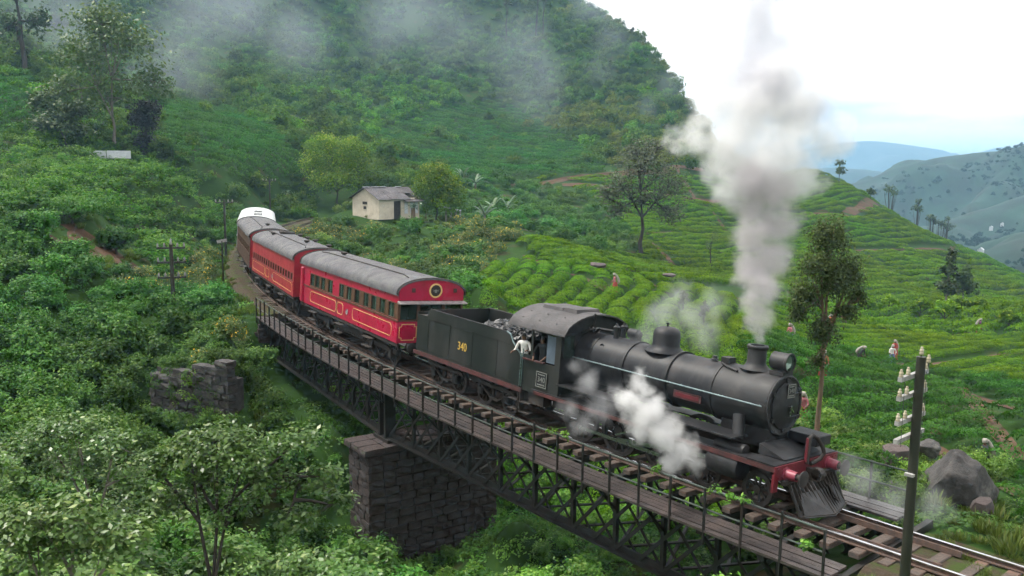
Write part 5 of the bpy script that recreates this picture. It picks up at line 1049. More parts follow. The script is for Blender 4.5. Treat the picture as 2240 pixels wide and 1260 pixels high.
for i, (a, b, h, lb) in enumerate(((1105,95,110,'bare grey tree on the upper mountainside, left of two'),(1172,72,110,'thin twin stemmed bare tree on the upper mountainside'),(1186,75,95,'bare branching tree beside the thin twin stemmed one'),(1381,88,26,'lone little tree on the mountain skyline'))):
    tree('bare_tree', lb, a, b, [(0,h*.75,h*.16,h*.22),(h*.1,h*.9,h*.16,h*.16)], 'leaf_tree_grey', 160 if i < 3 else 350, .8, 'bark_dark', .012, None, .6, seed=50+i, inner=.2, twigs=14)
for i, (a, b, h, lb) in enumerate(((1555,590,95,'slim sapling in the tea left of the smoke'),(1495,690,60,'thin bare sapling behind the steam dome'),(1540,715,55,'thin grey sapling close behind the dome'),(1720,600,40,'small sapling right of the smoke column'))):
    tree('sapling', lb, a, b, [(0,h*.7,h*.16,h*.26),(-h*.1,h*.5,h*.12,h*.18)], 'leaf_tree_grey' if i else 'leaf_tree_haze', 420, .2, 'bark_dark', .016, None, .6, seed=60+i, inner=.2)
# large leaved saplings close to the camera
tree('broadleaf_sapling', 'large leaved tree with bare leaning stems at lower centre left', 425, 1290, [(0,310,60,40),(120,300,80,55),(60,340,80,40),(220,330,70,45),(290,270,45,36),(170,250,60,40),(20,250,50,40),(240,240,40,30),(-40,200,60,45),(110,190,60,45),(210,170,60,40),(300,200,45,36),(-80,280,50,40)], 'leaf_big', 6500, .12, 'bark_dark', .009, seed=70, k=18, fork=.32, inner=.35, clump=.3, up=1.0, twigs=3)
tree('broadleaf_sapling', 'large leaved tree with pale leaves at the left edge', 205, 1130, [(-20,200,80,40),(60,170,70,40),(-100,170,70,45),(-30,110,80,45),(110,110,60,40)], 'leaf_big', 3600, .13, 'bark_pale', .011, seed=71, k=22, fork=.35, inner=.35, clump=.3, up=1.0, twigs=3)
tree('broadleaf_sapling', 'low large leaved tree in the bottom left corner', 120, 1330, [(-60,200,90,55),(60,220,90,50),(160,170,80,50),(0,140,110,60)], 'leaf_big', 4200, .12, 'bark_pale', .012, seed=72, k=14.5, fork=.35, inner=.35, clump=.3, up=1.0, twigs=3)
for a, b, w_, h_, lb in ((158,492,85,42,'large flat topped dark bush overhanging the bare bank at left'),(255,560,45,40,'rounded bush right of the bare bank'),(60,520,50,36,'low spreading bush left of the bare bank')):
    tree('hill_bush', lb, a, b, [(-w_*.45,h_*.9,w_*.5,h_*.5),(w_*.4,h_*.85,w_*.5,h_*.5),(0,h_*1.1,w_*.6,h_*.5),(-w_*.1,h_*.5,w_*.5,h_*.4)], 'leaf_shrub', 5200, .16, 'bark_dark', .05, 'bushes around the bare bank', .3, seed=80, inner=.5, cat='bush', flush=.7)
# spiky and banana plants
def blades(name, label, u, v, n, L, w, m, stem=0.0, arch=.6, seed=0, cat='plant', lift=.7, bark='bark_red'):
    base = on_ground(u, v); g = np.random.default_rng(seed+int(u)); root = empty(name, base); tag(root, label, cat)
    if stem: MB().tube([(0, 0, -.2), (0, 0, stem)], [stem*.16, stem*.12], 8).build('stem', bark, root)
    V = []; T = []
    for i in range(n):
        a = g.uniform(0, 6.28); e = g.uniform(.1, 1.35); l = L*g.uniform(.7, 1.15); d = np.array([math.cos(a), math.sin(a), 0]); p = np.array([0, 0, stem]); q = np.array([-math.sin(a), math.cos(a), 0]); t = g.random(); dz = math.sin(e)*lift+.1; prev = None
        for j in range(5):
            f = j/4; P = p+d*l*f*math.cos(e*.8)+UPZ*l*(dz*f-arch*f*f); ww = w*(.35+1.3*f-1.6*f*f+.02)
            cur = (P-q*ww, P+q*ww)
            if prev is not None: V += [prev[0], prev[1], cur[1], cur[0]]; T += [t]*4
            prev = cur
    link('leaves', leaf_object('leaves', np.array(V), np.array(T), m), root); return root
blades('yucca', 'yucca with a crown of pale green sword leaves in front of the house', 904, 497, 60, 1.9, .07, 'leaf_pale', 1.9, .45, 1)
blades('yucca', 'small yucca beside the line behind the white roofed van', 628, 440, 40, 1.8, .07, 'leaf_pale', .8, .45, 2)
for i, (a, b, lb) in enumerate(((1012,402,'banana plant behind the dark tree, topmost of the banana plants'),(1040,420,'banana plant just right of the topmost one'),(1078,478,'banana plant left in the clump right of the shed'),(1108,470,'banana plant right in the clump right of the shed'),(1060,495,'low banana plant in front of the clump'))):
    blades('banana_plant', lb, a, b, 12, 3.0, .3, 'leaf_pale', 1.2, .5, 10+i, lift=1.1, bark='bark_pale')
# ------------------------------------------------------------------ rocks
mat('rock', (.085,.08,.078), (.035,.033,.034), rough=.95, scale=1.6, bump=1.0, bscale=5, col3=(.2,.195,.18), scale3=1.1, lo3=.55, hi3=.72, detail=8)
mat('rock_brown', (.1,.078,.075), (.06,.048,.048), rough=.95, scale=1.4, bump=.8, bscale=5, col3=(.17,.12,.1), scale3=1.3, lo3=.6, hi3=.75)
def rock(label, u, v, k, w, h, d, m='rock', seed=0, flat=0.0):
    P = at(u, v, k); bm = bmesh.new(); bmesh.ops.create_icosphere(bm, subdivisions=5, radius=1)
    X = np.array([q.co for q in bm.verts]); n1 = fbm(X[:, 0]*1.1+seed, X[:, 1]*1.1, X[:, 2]*1.1+seed, 3); n2 = fbm(X[:, 0]*3+seed, X[:, 1]*3, X[:, 2]*3, 3)
    X = X*(1+.22*n1+.06*n2)[:, None]; gq = np.random.default_rng(int(seed*13))
    for _ in range(22):
        d_ = gq.normal(size=3); d_ /= np.linalg.norm(d_); X = X-np.maximum(0, X@d_-gq.uniform(.6, .95))[:, None]*d_
    X = X*(1+.025*fbm(X[:, 0]*8+seed, X[:, 1]*8, X[:, 2]*8, 3))[:, None]
    if flat: X = np.clip(X, -1+flat, 1-flat)
    for q, c in zip(bm.verts, X): q.co = (c[0]*w/2, c[1]*d/2, c[2]*h/2)
    me = bpy.data.meshes.new('boulder'); bm.to_mesh(me); bm.free(); me.materials.append(MATS[m]); me.polygons.foreach_set('use_smooth', [True]*len(me.polygons)); me.set_sharp_from_angle(angle=R_(60))
    o = link('boulder', me); o.location = P; o.rotation_euler = (random.uniform(-.1, .1), random.uniform(-.1, .1), YAW-math.pi/2+random.uniform(-.2, .2)); return tag(o, label, 'boulder', 'boulders beside the line')
rock('large lichen grey boulder right of the telegraph pole', 2098, 1075, 26.5, 2.35, 2.9, 2.2, seed=1)
rock('flat faced brownish boulder left of the telegraph pole', 1966, 1000, 29, 1.25, 1.2, 1.0, 'rock_brown', 2, .28)
rock('small grey boulder on top behind the telegraph pole', 2030, 980, 30, 1.0, .75, .8, seed=3)
rock('low rounded stone in front of the flat boulder', 1960, 1068, 26, .6, .5, .5, seed=4)
rock('reddish brown stone at the foot of the large boulder', 2150, 1112, 25, .75, .7, .6, 'rock_brown', 5)
rock('dark rounded stone by the far hand rail', 1865, 1020, 29, .9, .6, .7, 'rock_brown', 6)
rock('bare rock slab in the tea slope behind the engine cab', 1310, 580, 72, 1.7, .6, 1.4, 'rock_brown', 7, .2)
rock('low rock beside the steam wisps in the tea', 1465, 602, 74, 1.4, .4, 1.1, 'rock_brown', 8, .2)
# ------------------------------------------------------------------ people
mat('skin', (.12,.06,.035), (.09,.045,.028), rough=.6, scale=6)
mat('hair', (.012,.01,.01), rough=.5, scale=8)
mat('cloth_white', (.72,.71,.68), (.55,.53,.5), rough=.9, scale=7)
mat('cloth_cream', (.4,.37,.33), (.28,.26,.23), rough=.9, scale=7)
for nm, c in (('red',(.38,.06,.05)),('orange',(.5,.18,.07)),('blue',(.12,.18,.34)),('pink',(.45,.16,.18)),('green',(.06,.14,.08)),('purple',(.16,.06,.16)),('dark',(.03,.035,.04))): mat('cloth_'+nm, c, tuple(q*.65 for q in c), rough=.9, scale=6)
def skin_mesh(joints, edges, name):
    me = bpy.data.meshes.new(name); me.from_pydata([j[:3] for j in joints], edges, []); o = bpy.data.objects.new(name, me); COL.objects.link(o)
    md = o.modifiers.new('skin', 'SKIN'); md.use_smooth_shade = True
    for i, j in enumerate(joints): me.skin_vertices[0].data[i].radius = (j[3], j[4] if len(j) > 4 else j[3])
    me.skin_vertices[0].data[0].use_root = True
    sb_ = o.modifiers.new('sub', 'SUBSURF'); sb_.levels = 1; sb_.render_levels = 1
    bpy.context.view_layer.update(); r = bpy.data.meshes.new_from_object(o.evaluated_get(bpy.context.evaluated_depsgraph_get())); bpy.data.objects.remove(o); return r
def person_mesh(pose):
    """x forward, z up; pose: dict of lean, arms"""
    ln = pose.get('lean', .15); hip = .9; sh = 1.42; Rm = Matrix.Rotation(ln, 3, 'Y')
    def up(x, y, z): q = Rm @ Vector((x, y, z-hip)); return (q.x, q.y, q.z+hip)
    J = [(0, 0, hip, .15, .11), (*up(0, 0, 1.15), .13, .1), (*up(0, 0, 1.36), .17, .1), (*up(0, 0, 1.47), .055, .055), (*up(.01, 0, 1.56), .085, .095), (*up(.01, 0, 1.66), .085, .095), (*up(0, 0, 1.73), .05, .05)]
    E = [(0, 1), (1, 2), (2, 3), (3, 4), (4, 5), (5, 6)]
    for s_, (el, ha) in zip((1, -1), pose['arms']):
        i = len(J); J += [(*up(0, s_*.19, 1.38), .055), (*up(*el), .042), (*up(*ha), .03), (*up(ha[0]+.07, ha[1], ha[2]-.02), .034)]; E += [(2, i), (i, i+1), (i+1, i+2), (i+2, i+3)]
    for s_ in (1, -1):
        i = len(J); st = s_*pose.get('step', 0); J += [(0, s_*.09, .82, .095), (.03+st*.1, s_*.1, .47, .068), (st*.16-.02, s_*.1, .1, .045), (.12+st*.16, s_*.11, .03, .04)]; E += [(0, i), (i, i+1), (i+1, i+2), (i+2, i+3)]
    return skin_mesh(J, E, 'body'), up
def person(label, loc, rotz, pose, shirt, lower, sack=None, group=None, scale=1.0, skirt=False, hairm='hair', parent_mat=None):
    me, up = person_mesh(pose); me.materials.clear()
    for m in ('skin', shirt, lower, hairm): me.materials.append(MATS[m])
    ln = pose.get('lean', .15); Ri = Matrix.Rotation(-ln, 3, 'Y')
    for p in me.polygons:
        c = p.center; q = Ri @ (c-Vector((0, 0, .9))); z = q.z+.9; side_ = abs(q.y)
        if c.z < .1: i = 0
        elif z < .98: i = 2
        elif z < 1.46: i = 1 if (side_ < .2 or (side_ < .3 and z > 1.12)) else 0
        elif z > 1.63 or (z > 1.54 and q.x < -.02): i = 3
        else: i = 0
        if q.x > .22 and z > .9: i = 0
        p.material_index = i; p.use_smooth = True
    root = empty('person', loc) if parent_mat is None else empty('person', mat=parent_mat)
    if parent_mat is None: root.rotation_euler = (0, 0, rotz)
    root.scale = (scale,)*3; tag(root, label, 'person', group); link('body', me, root)
    if skirt:
        b = MB().lathe([(1.0,.15),(.85,.19),(.5,.23),(.12,.27)], (0,0,0), 'Z', 12); b.build('skirt', lower, root, 60)
    if sack:
        b = MB(); g = random.Random(int(loc[0]*50)); P = [up(-.12, 0, 1.66), up(-.2, 0, 1.5), up(-.3, 0, 1.2), up(-.3, 0, .95), up(-.2, 0, .8)]
        b.tube(P, [.05, .08, .12, .12, .05], 10); b.build('sack', sack, root, 70)
        b = MB().tube([up(.1, 0, 1.7), up(0, .1, 1.72), up(-.12, .06, 1.66)], .02, 5); b.tube([up(.1, 0, 1.7), up(0, -.1, 1.72), up(-.12, -.06, 1.66)], .02, 5); b.build('strap', sack, root)
        b = MB().lathe([(1.58,.1),(1.66,.115),(1.74,.09),(1.77,0)], (0,0,0), 'Z', 10); o = b.build('head_cloth', sack, root, 60); o.data.transform(Matrix.Translation((0,0,.9)) @ Rm4(ln) @ Matrix.Translation((0,0,-.9)))
    return root
def Rm4(a): return Matrix.Rotation(a, 4, 'Y')
PK = dict(lean=.55, arms=[((.18,.24,1.12),(.38,.16,1.02)), ((.2,-.24,1.1),(.4,-.12,1.0))], step=.3)
PS = dict(lean=.12, arms=[((.08,.26,1.12),(.3,.16,1.0)), ((.1,-.26,1.12),(.32,-.14,1.02))], step=.2)
PG = 'tea pickers among the bushes'
for i, (u, v, kind, top, low, lb) in enumerate((
 (1345,642,1,'pink','red','tea picker with cream sack on the slope behind the cab'),
 (1815,724,0,'orange','red','tea picker in orange left of the bent one by the eucalyptus'),
 (1846,718,1,'pink','purple','bent tea picker with pink sack right of the eucalyptus trunk'),
 (1728,754,0,'pink','blue','tea picker in white head cloth just right of the chimney smoke'),
 (1879,798,1,'dark','dark','bent tea picker with white sack, dark clothes'),
 (1950,798,0,'white','blue','tea picker in white blouse and blue skirt'),
 (1957,786,0,'red','red','tea picker in red standing behind the one in blue skirt'),
 (2141,734,1,'purple','red','lone tea picker highest up near the small trees'),
 (1799,826,0,'orange','red','tea picker in orange half hidden by the eucalyptus trunk'),
 (1756,925,1,'pink','red','bent tea picker right of the smokebox door'),
 (2155,1015,0,'dark','dark','dark clothed tea picker with white bundle above the boulders'))):
    P = on_ground(u, v); P[2] -= .05 if i < 10 else .55
    person(lb, P, YAW+math.pi*(.5+.9*((i*37) % 10)/10), PK if i in (2, 4) else PS, 'cloth_'+top, 'cloth_'+low, 'cloth_cream', PG, .86, True)
# the engine crew
def on_engine(x, y, z, rz): return loco.matrix_world @ Matrix.Translation((x, y, z)) @ Matrix.Rotation(rz, 4, 'Z')
bpy.context.view_layer.update()
person('engine crewman in white shirt leaning out between cab and tender', (0,0,0), 0, dict(lean=.16, arms=[((.1,.3,1.12),(.3,.24,1.22)), ((.12,-.3,1.1),(.34,-.3,1.1))], step=.2), 'cloth_white', 'cloth_dark', None, 'engine crew', .98, parent_mat=on_engine(-9.72,-1.2,1.34,R_(-70)))
person('engine crewman in dark shirt at the cab window', (0,0,0), 0, dict(lean=.14, arms=[((.12,.3,1.12),(.36,.2,.98)), ((.14,-.3,1.1),(.4,-.1,.98))], step=.1), 'cloth_dark', 'cloth_dark', None, 'engine crew', .98, parent_mat=on_engine(-9.0,-1.02,1.34,R_(-80)))
# ------------------------------------------------------------------ telegraph poles
mat('pole_wood', (.014,.015,.012), (.026,.026,.018), rough=.5, scale=3, stretch=(1,1,.3), spec=.6)
mat('arm_white', (.34,.34,.33), (.22,.21,.2), rough=.6, scale=8, col3=(.2,.18,.15), scale3=6, lo3=.6, hi3=.75)
mat('insulator', (.42,.38,.28), (.3,.26,.17), rough=.25, scale=8)
mat('wire', (.05,.05,.05), rough=.5, scale=3)
def pole(label, base, h, r, arms, adir, ins_per, armm='arm_white', lean=(0, 0), top_ins=True, arm_l=1.1, hi=.24):
    root = empty('telegraph_pole', base); tag(root, label, 'pole', 'telegraph poles along the line'); root.rotation_euler = (lean[1], lean[0], 0); d = Vector((adir[0], adir[1], 0)).normalized(); nrm = Vector((-d.y, d.x, 0))
    MB().tube([(0,0,-.4),(0,0,h*.5),(0,0,h)], [r*1.25, r*1.1, r], 14).build('post', 'pole_wood', root, 60)
    def ins(p, par):
        MB().tube([p-Vector((0,0,.02)), p+Vector((0,0,hi*.4))], hi*.07, 6).build('pin', 'wire', par)
        MB().lathe([(0,.001),(0,.2*hi),(.1*hi,.26*hi),(.32*hi,.2*hi),(.36*hi,.15*hi),(.42*hi,.24*hi),(.62*hi,.2*hi),(.68*hi,.12*hi),(.8*hi,.15*hi),(.9*hi,.1*hi),(.92*hi,.001)], p+Vector((0,0,hi*.22)), 'Z', 12).build('insulator', 'insulator' if armm == 'arm_white' else 'plate_white', par, 60)
    for z, ip in zip(arms, ins_per):
        c = Vector((0, 0, z))+nrm*(r+.03); a = MB().bar(c-d*arm_l/2, c+d*arm_l/2, .095*(r/.1), .1*(r/.1)).build('cross_arm', armm, root)
        for q in ip: ins(c+d*q*arm_l*.46, a)
    if top_ins: ins(Vector((0, 0, h)), root); ins(Vector((0,0,h-.12))-nrm*(r+.05), root)
    return root
pb = at(1998, 1010, 15.6); pb[2] = TZ(pb[0], pb[1]); ptop = CAM[2]-(760-368)*15.6/FPX; hp = ptop-pb[2]
zz = lambda v: CAM[2]-(v-371)*15.6/FPX-pb[2]
pl = pole('tall dark telegraph pole with four white cross arms beside the track at right', pb, hp, .08, [zz(806), zz(848), zz(902), zz(942)], lat_dir(0), [(-1,-.45,.7,1),(-1,-.45,1),(-1,-.45,1),()], lean=(.0,.0), arm_l=1.1, hi=.16)
for sgn in (-.95, .8): MB().tube([Vector(tuple(lat_dir(0)*sgn*.5))+Vector((0,-.12,zz(800))), Vector(tuple(lat_dir(0)*sgn*.48))+Vector((0,-.12,zz(950)))], .005, 5).build('stay_rod', 'wire', pl)
MB().box((0,-.12,zz(1024)), (.16,.08,.05)).build('step_bracket', 'arm_white', pl)
for lb, u, v0, v1, k, arms in (('telegraph pole with glinting insulators on the left bank',380,532,682,49,(.93,.72,.5)),('slim telegraph pole left of the rear coaches',493,437,520,76,(.92,)),('thin telegraph pole behind the white roofed van',591,392,455,100,(.93,))):
    b = at(u, v1, k); h = (v1-v0)*k/FPX; zg = TZ(b[0], b[1]); ex = max(0, b[2]-zg); b[2] -= ex; h += ex
    pole(lb, b, h, .1 if k < 60 else .09, [h-ex*0-(1-a)*(h-ex) for a in arms], lat_dir(45), [(-1,-.5,.5,1)]*len(arms), 'pole_wood' if k < 60 else 'pole_wood', arm_l=1.5, hi=.26, top_ins=k < 60)
# ------------------------------------------------------------------ house, shed, boards
mat('plaster', (.62,.55,.45), (.52,.45,.36), rough=.9, scale=1.6, col3=(.3,.25,.2), scale3=1.2, lo3=.6, hi3=.8)
mat('roof_sheet', (.075,.068,.075), (.045,.04,.046), rough=.6, scale=2.5, bump=.2, col3=(.13,.12,.13), scale3=1.3, lo3=.5, hi3=.7)
mat('dark_wood', (.03,.022,.018), rough=.8, scale=4)
mat('white_board', (.62,.64,.68), (.48,.5,.55), rough=.7, scale=1.5)
hp_ = on_ground(800, 480); hd = RTH*math.cos(R_(48))+FWH*math.sin(R_(48)); gd = RTH*math.cos(R_(42))-FWH*math.sin(R_(42))    # ridge and gable directions
hm = Matrix(((hd[0], gd[0], 0, hp_[0]), (hd[1], gd[1], 0, hp_[1]), (0, 0, 1, hp_[2]-.1), (0, 0, 0, 1)))
house = empty('house', mat=hm); tag(house, 'small cream plastered house with sagging dark sheet roof on the hillock', 'house')
HL, HWd, HH, HR = 6.2, 4.9, 2.45, 1.15
MB().prism([(0,-HWd/2,0),(0,HWd/2,0),(0,HWd/2,HH),(0,0,HH+HR),(0,-HWd/2,HH)], (.15,0,0)).build('gable_wall', 'plaster', house)
MB().prism([(HL,-HWd/2,0),(HL,HWd/2,0),(HL,HWd/2,HH),(HL,0,HH+HR),(HL,-HWd/2,HH)], (-.15,0,0)).build('gable_wall', 'plaster', house)
MB().box((HL/2,-HWd/2+.08,HH/2), (HL-.3,.15,HH)).build('wall', 'plaster', house)
MB().box((1.2,HWd/2-.1,HH/2), (2.1,.15,HH)).box((4.7,HWd/2-.1,HH/2), (2.7,.15,HH)).box((2.8,HWd/2-.1,2.28), (1.1,.15,.34)).build('wall', 'plaster', house)
MB().box((2.8,HWd/2-.16,1.05), (1.08,.05,2.1)).build('door', 'dark_wood', house)
for z, w, h in ((1.85,.85,.34),(1.3,.5,.34)):
    wd = MB().box((-.015,-.1,z), (.03,w,h)).build('window', 'dark_wood', house); MB().box((-.03,-.1,z-h/2-.04), (.06,w+.14,.06)).build('sill', 'plaster', wd)
for x in (4.1, 5.0, 5.7): MB().box((x,HWd/2+.03,1.35), (.5,.04,1.5)).build('wall_panel', 'white_board', house)
sl = HR/(HWd/2)
for sy in (-1, 1):
    ny = 7
    for i in range(ny):
        for j in range(2):
            if sy > 0 and j == 1 and i in (5, ): continue
            x0, x1 = -.35+(HL+.7)*i/ny, -.35+(HL+.7)*(i+1)/ny+.06; a, b = (0, .56) if j == 0 else (.52, 1.16); sag = random.uniform(-.05, .03)-(.12 if i > 4 and sy > 0 else 0)
            P = [(x, sy*HWd/2*t, HH+HR+.06-HR*t+.015*(i % 2)+.02*(1-j)+sag*t) for x, t in ((x0,a),(x1,a),(x1,b),(x0,b))]
            MB().add(P+[(p[0],p[1],p[2]-.03) for p in P], [(0,1,2,3),(7,6,5,4),(0,4,5,1),(1,5,6,2),(2,6,7,3),(3,7,4,0)]).build('roof_sheet', 'roof_sheet', house)
for i, (x0, x1) in enumerate(((-.3,.55),(.9,3.0),(4.6,5.3))): MB().box(((x0+x1)/2,0,HH+HR+.12), (x1-x0,.35,.05)).build('ridge_cap', 'white_board', house)
MB().box((4.9,HWd/2+.42,HH-.3), (2.6,.9,.05), Matrix.Rotation(-.25, 3, 'X')).build('porch_roof', 'roof_sheet', house)
sp_ = on_ground(990, 494); shed = empty('shed', sp_); tag(shed, 'little shed with a tilted white roof right of the house', 'shed')
MB().box((0,0,1.75), (2.1,1.5,.08), Matrix.Rotation(YAW-math.pi/2, 3, 'Z') @ Matrix.Rotation(.22, 3, 'Y')).build('roof', 'white_board', shed)
for a in (-.8, -.2, .4, .9):
    p = RTH*a; MB().bar(tuple(p+UPZ*-.2), tuple(p+RTH*random.uniform(-.1,.1)+UPZ*1.5), .09, .09).build('post', 'arm_white', shed)
    p = RTH*a+FWH*1.0; MB().bar(tuple(p+UPZ*-.2), tuple(p+UPZ*1.6), .08, .08).build('post', 'arm_white', shed)
for i, (u0, u1, lb) in enumerate(((196,232,'greyish white board panel left of the tall pale tree'),(234,286,'bright white board panel behind the tall pale trunk'))):
    a, b = at(u0, 346, 108), at(u1, 346, 108); c = (a+b)/2; o = MB().box((0,0,.45), (np.linalg.norm(b-a), .08, .95)).build('board_panel', 'white_board'); o.location = c; o.rotation_euler = (0,0,YAW-math.pi/2); tag(o, lb, 'panel', 'white panels under the trees')
sg_ = at(486, 545, 60); sgz = TZ(sg_[0], sg_[1]); sgn_ = empty('sign_board', (sg_[0], sg_[1], sgz)); tag(sgn_, 'small weathered track side board on a post left of the coaches', 'sign')
hz_ = at(486, 527, 60)[2]-sgz; MB().bar((0,0,-.2), (0,0,hz_), .08, .08).build('post', 'pole_wood', sgn_); MB().box((0,0,hz_), (.7,.05,.22), Matrix.Rotation(YAW-math.pi/2, 3, 'Z') @ Matrix.Rotation(-.2, 3, 'Y')).build('board', 'arm_white', sgn_)
for u, v, k, s, lb in ((2145,552,430,1.6,'tiny white gabled house on the hill edge at far right'),(2168,500,600,1.3,'distant white house, left of the pair on the blue hill'),(2192,492,610,1.2,'distant white house, right of the pair on the blue hill')):
    P = at(u, v, k); h = empty('far_house', P); h.rotation_euler = (0,0,YAW-.6); h.scale = (s*.55,)*3; tag(h, lb, 'house', 'distant houses')
    MB().prism([(-2,-1.5,-2),(-2,1.5,-2),(-2,1.5,1.6),(-2,0,2.6),(-2,-1.5,1.6)], (4,0,0)).build('wall', 'white_board', h); MB().add([(-2.2,-1.7,1.6),(2.2,-1.7,1.6),(2.2,0,2.75),(-2.2,0,2.75),(2.2,1.7,1.6),(-2.2,1.7,1.6)], [(0,1,2,3),(3,2,4,5)]).build('roof', 'white_board', h)
ivy = []
for a in np.linspace(.2, wl_-.2, 9):
    for z_ in (0.0, 1.0, 1.9):
        if random.random() < .62: ivy.append(wa+ux*(a+random.uniform(-.3,.3))+nn*.32+np.array((0,0,z_+random.uniform(-.3,.4)-.2)))
wp = np.array([wa+ux*a_+nn*random.uniform(.5,1.0)+np.array((0,0,-.55)) for a_ in np.arange(-.4,wl_+.6,.55)]+[wa+ux*a_-nn*random.uniform(.7,1.3)+np.array((0,0,(1.5 if a_ < wl_*.6 else 2.3))) for a_ in np.arange(-.3,wl_+.8,.5)]); scatter('wall_shrubs', 'shrub', wp, rng.uniform(.5,.85,len(wp)), 'shrubs burying the rough stone wing wall', 'undergrowth')
scatter('wall_creeper', 'cover', np.array(ivy), rng.uniform(.45,.8,len(ivy)), 'creepers hanging over the rough stone wing wall', 'creeper', tilt=.9)
# leaves of a creeper on the hand rail
for i, (u, v) in enumerate(((1235,955),(1212,945),(1440,1035),(1562,1068),(1604,1085),(1632,1095),(1772,1190),(1770,1160))):
    best = min(np.arange(-2, 8, .05), key=lambda s: abs(pix(trk(s, -2.6, .85))[0]-u)); P = trk(best, -2.62, .85-.0*v)
    zt = CAM[2]+(P[2]-CAM[2]); o = link('creeper', crown([(0,0,0,.16,.16,.14)], 40, .11, 900+i, 'leaf_fresh', nclump=10, clump=.5)); o.location = (P[0], P[1], P[2]-(.55 if u > 1765 else 0)); tag(o, ['tuft of creeper leaves on the middle of the hand rail','tuft of creeper leaves second along the hand rail','tuft of creeper leaves below the white steam','tuft of creeper leaves right of the white steam','large tuft of creeper leaves below the cylinder','tuft of creeper leaves nearest the cowcatcher','creeper leaves low on the last railing post','creeper leaves high on the last railing post'][i], 'creeper', 'creeper on the hand rail')
# ------------------------------------------------------------------ smoke, steam and air
def volume_mat(name, build, col, dens, aniso=.2, step=.35):
    m = bpy.data.materials.new(name); m.use_nodes = True; n = m.node_tree.nodes; l = m.node_tree.links; n.clear()
    o = n.new('ShaderNodeOutputMaterial'); p = n.new('ShaderNodeVolumePrincipled'); p.inputs['Color'].default_value = (*col, 1); p.inputs['Anisotropy'].default_value = aniso; l.new(p.outputs[0], o.inputs['Volume'])
    if build: 
        mu = n.new('ShaderNodeMath'); mu.operation = 'MULTIPLY'; mu.inputs[1].default_value = dens; l.new(build(n, l), mu.inputs[0]); l.new(mu.outputs[0], p.inputs['Density'])
    else: p.inputs['Density'].default_value = dens
    try: m.cycles.volume_step_rate = step
    except Exception: pass
    return m
def mth(n, l, op, a, b=None, c=None):
    q = n.new('ShaderNodeMath'); q.operation = op
    for i, x in enumerate((a, b, c)):
        if x is None: continue
        if hasattr(x, 'links'): l.new(x, q.inputs[i])
        else: q.inputs[i].default_value = x
    return q.outputs[0]
def puffs_volume(name, label, lobes, col, dens, nscale, namp, edge=.35, step=.35, aniso=.2, warp=.5, wscale=1.0, detail=4, cat='smoke', pad=1.35):
    """a cloud: soft union of ellipsoidal puffs (world centre, radius), broken up by noise; the box only bounds it"""
    C = np.array([q[0] for q in lobes]); Rr = np.array([q[1] for q in lobes]); lo = (C-Rr[:, None]*pad).min(0); hi = (C+Rr[:, None]*pad).max(0); ctr = (lo+hi)/2
    def build(n, l):
        tc_ = n.new('ShaderNodeTexCoord'); src = tc_.outputs['Object']; nz = n.new('ShaderNodeTexNoise'); nz.inputs['Scale'].default_value = nscale; nz.inputs['Detail'].default_value = detail; nz.inputs['Roughness'].default_value = .58; l.new(src, nz.inputs['Vector'])
        nf = mth(n, l, 'MULTIPLY', mth(n, l, 'SUBTRACT', nz.outputs['Fac'], .5), namp); acc = None
        wn_ = n.new('ShaderNodeTexNoise'); wn_.inputs['Scale'].default_value = wscale; wn_.inputs['Detail'].default_value = 5; wn_.inputs['Roughness'].default_value = .6; l.new(src, wn_.inputs['Vector'])
        v1 = n.new('ShaderNodeVectorMath'); v1.operation = 'MULTIPLY_ADD'; l.new(wn_.outputs['Color'], v1.inputs[0]); v1.inputs[1].default_value = (warp*2,)*3; v1.inputs[2].default_value = (-warp,)*3
        v2 = n.new('ShaderNodeVectorMath'); v2.operation = 'ADD'; l.new(src, v2.inputs[0]); l.new(v1.outputs[0], v2.inputs[1]); src2 = v2.outputs[0]
        for c, r in zip(C-ctr, Rr):
            d = n.new('ShaderNodeVectorMath'); d.operation = 'DISTANCE'; l.new(src2, d.inputs[0]); d.inputs[1].default_value = tuple(c)
            q = mth(n, l, 'DIVIDE', d.outputs['Value'], float(r)); acc = q if acc is None else mth(n, l, 'SMOOTH_MIN', acc, q, .22)
        f = mth(n, l, 'ADD', acc, nf); mr = n.new('ShaderNodeMapRange'); mr.interpolation_type = 'SMOOTHSTEP'; l.new(f, mr.inputs[0]); mr.inputs[1].default_value = 1.0; mr.inputs[2].default_value = 1.0-edge; mr.inputs[3].default_value = 0; mr.inputs[4].default_value = 1
        return mr.outputs[0]
    m = volume_mat(name, build, col, dens, aniso, step); bm = bmesh.new()
    for c, r in zip(C-ctr, Rr): bmesh.ops.create_icosphere(bm, subdivisions=2, radius=float(r)*pad, matrix=Matrix.Translation(tuple(c)))
    me = bpy.data.meshes.new(name); bm.to_mesh(me); bm.free(); t = bpy.data.objects.new(name, me); COL.objects.link(t); md = t.modifiers.new('union', 'REMESH'); md.mode = 'VOXEL'; md.voxel_size = float(np.median(Rr))*.3
    bpy.context.view_layer.update(); me2 = bpy.data.meshes.new_from_object(t.evaluated_get(bpy.context.evaluated_depsgraph_get())); bpy.data.objects.remove(t); me2.materials.clear(); me2.materials.append(m)
    o = link(name, me2); o.location = ctr; return tag(o, label, cat, None, 'stuff')
KP = (np.array(trk(1.75))-CAM)@FW
def pp(u, v, r, k=None): k = k or KP; return (at(u, v, k), r*k/FPX)
ch_top = loco.matrix_world @ Vector((-1.75,0,3.95)); ku, kv, KC = pix(ch_top)
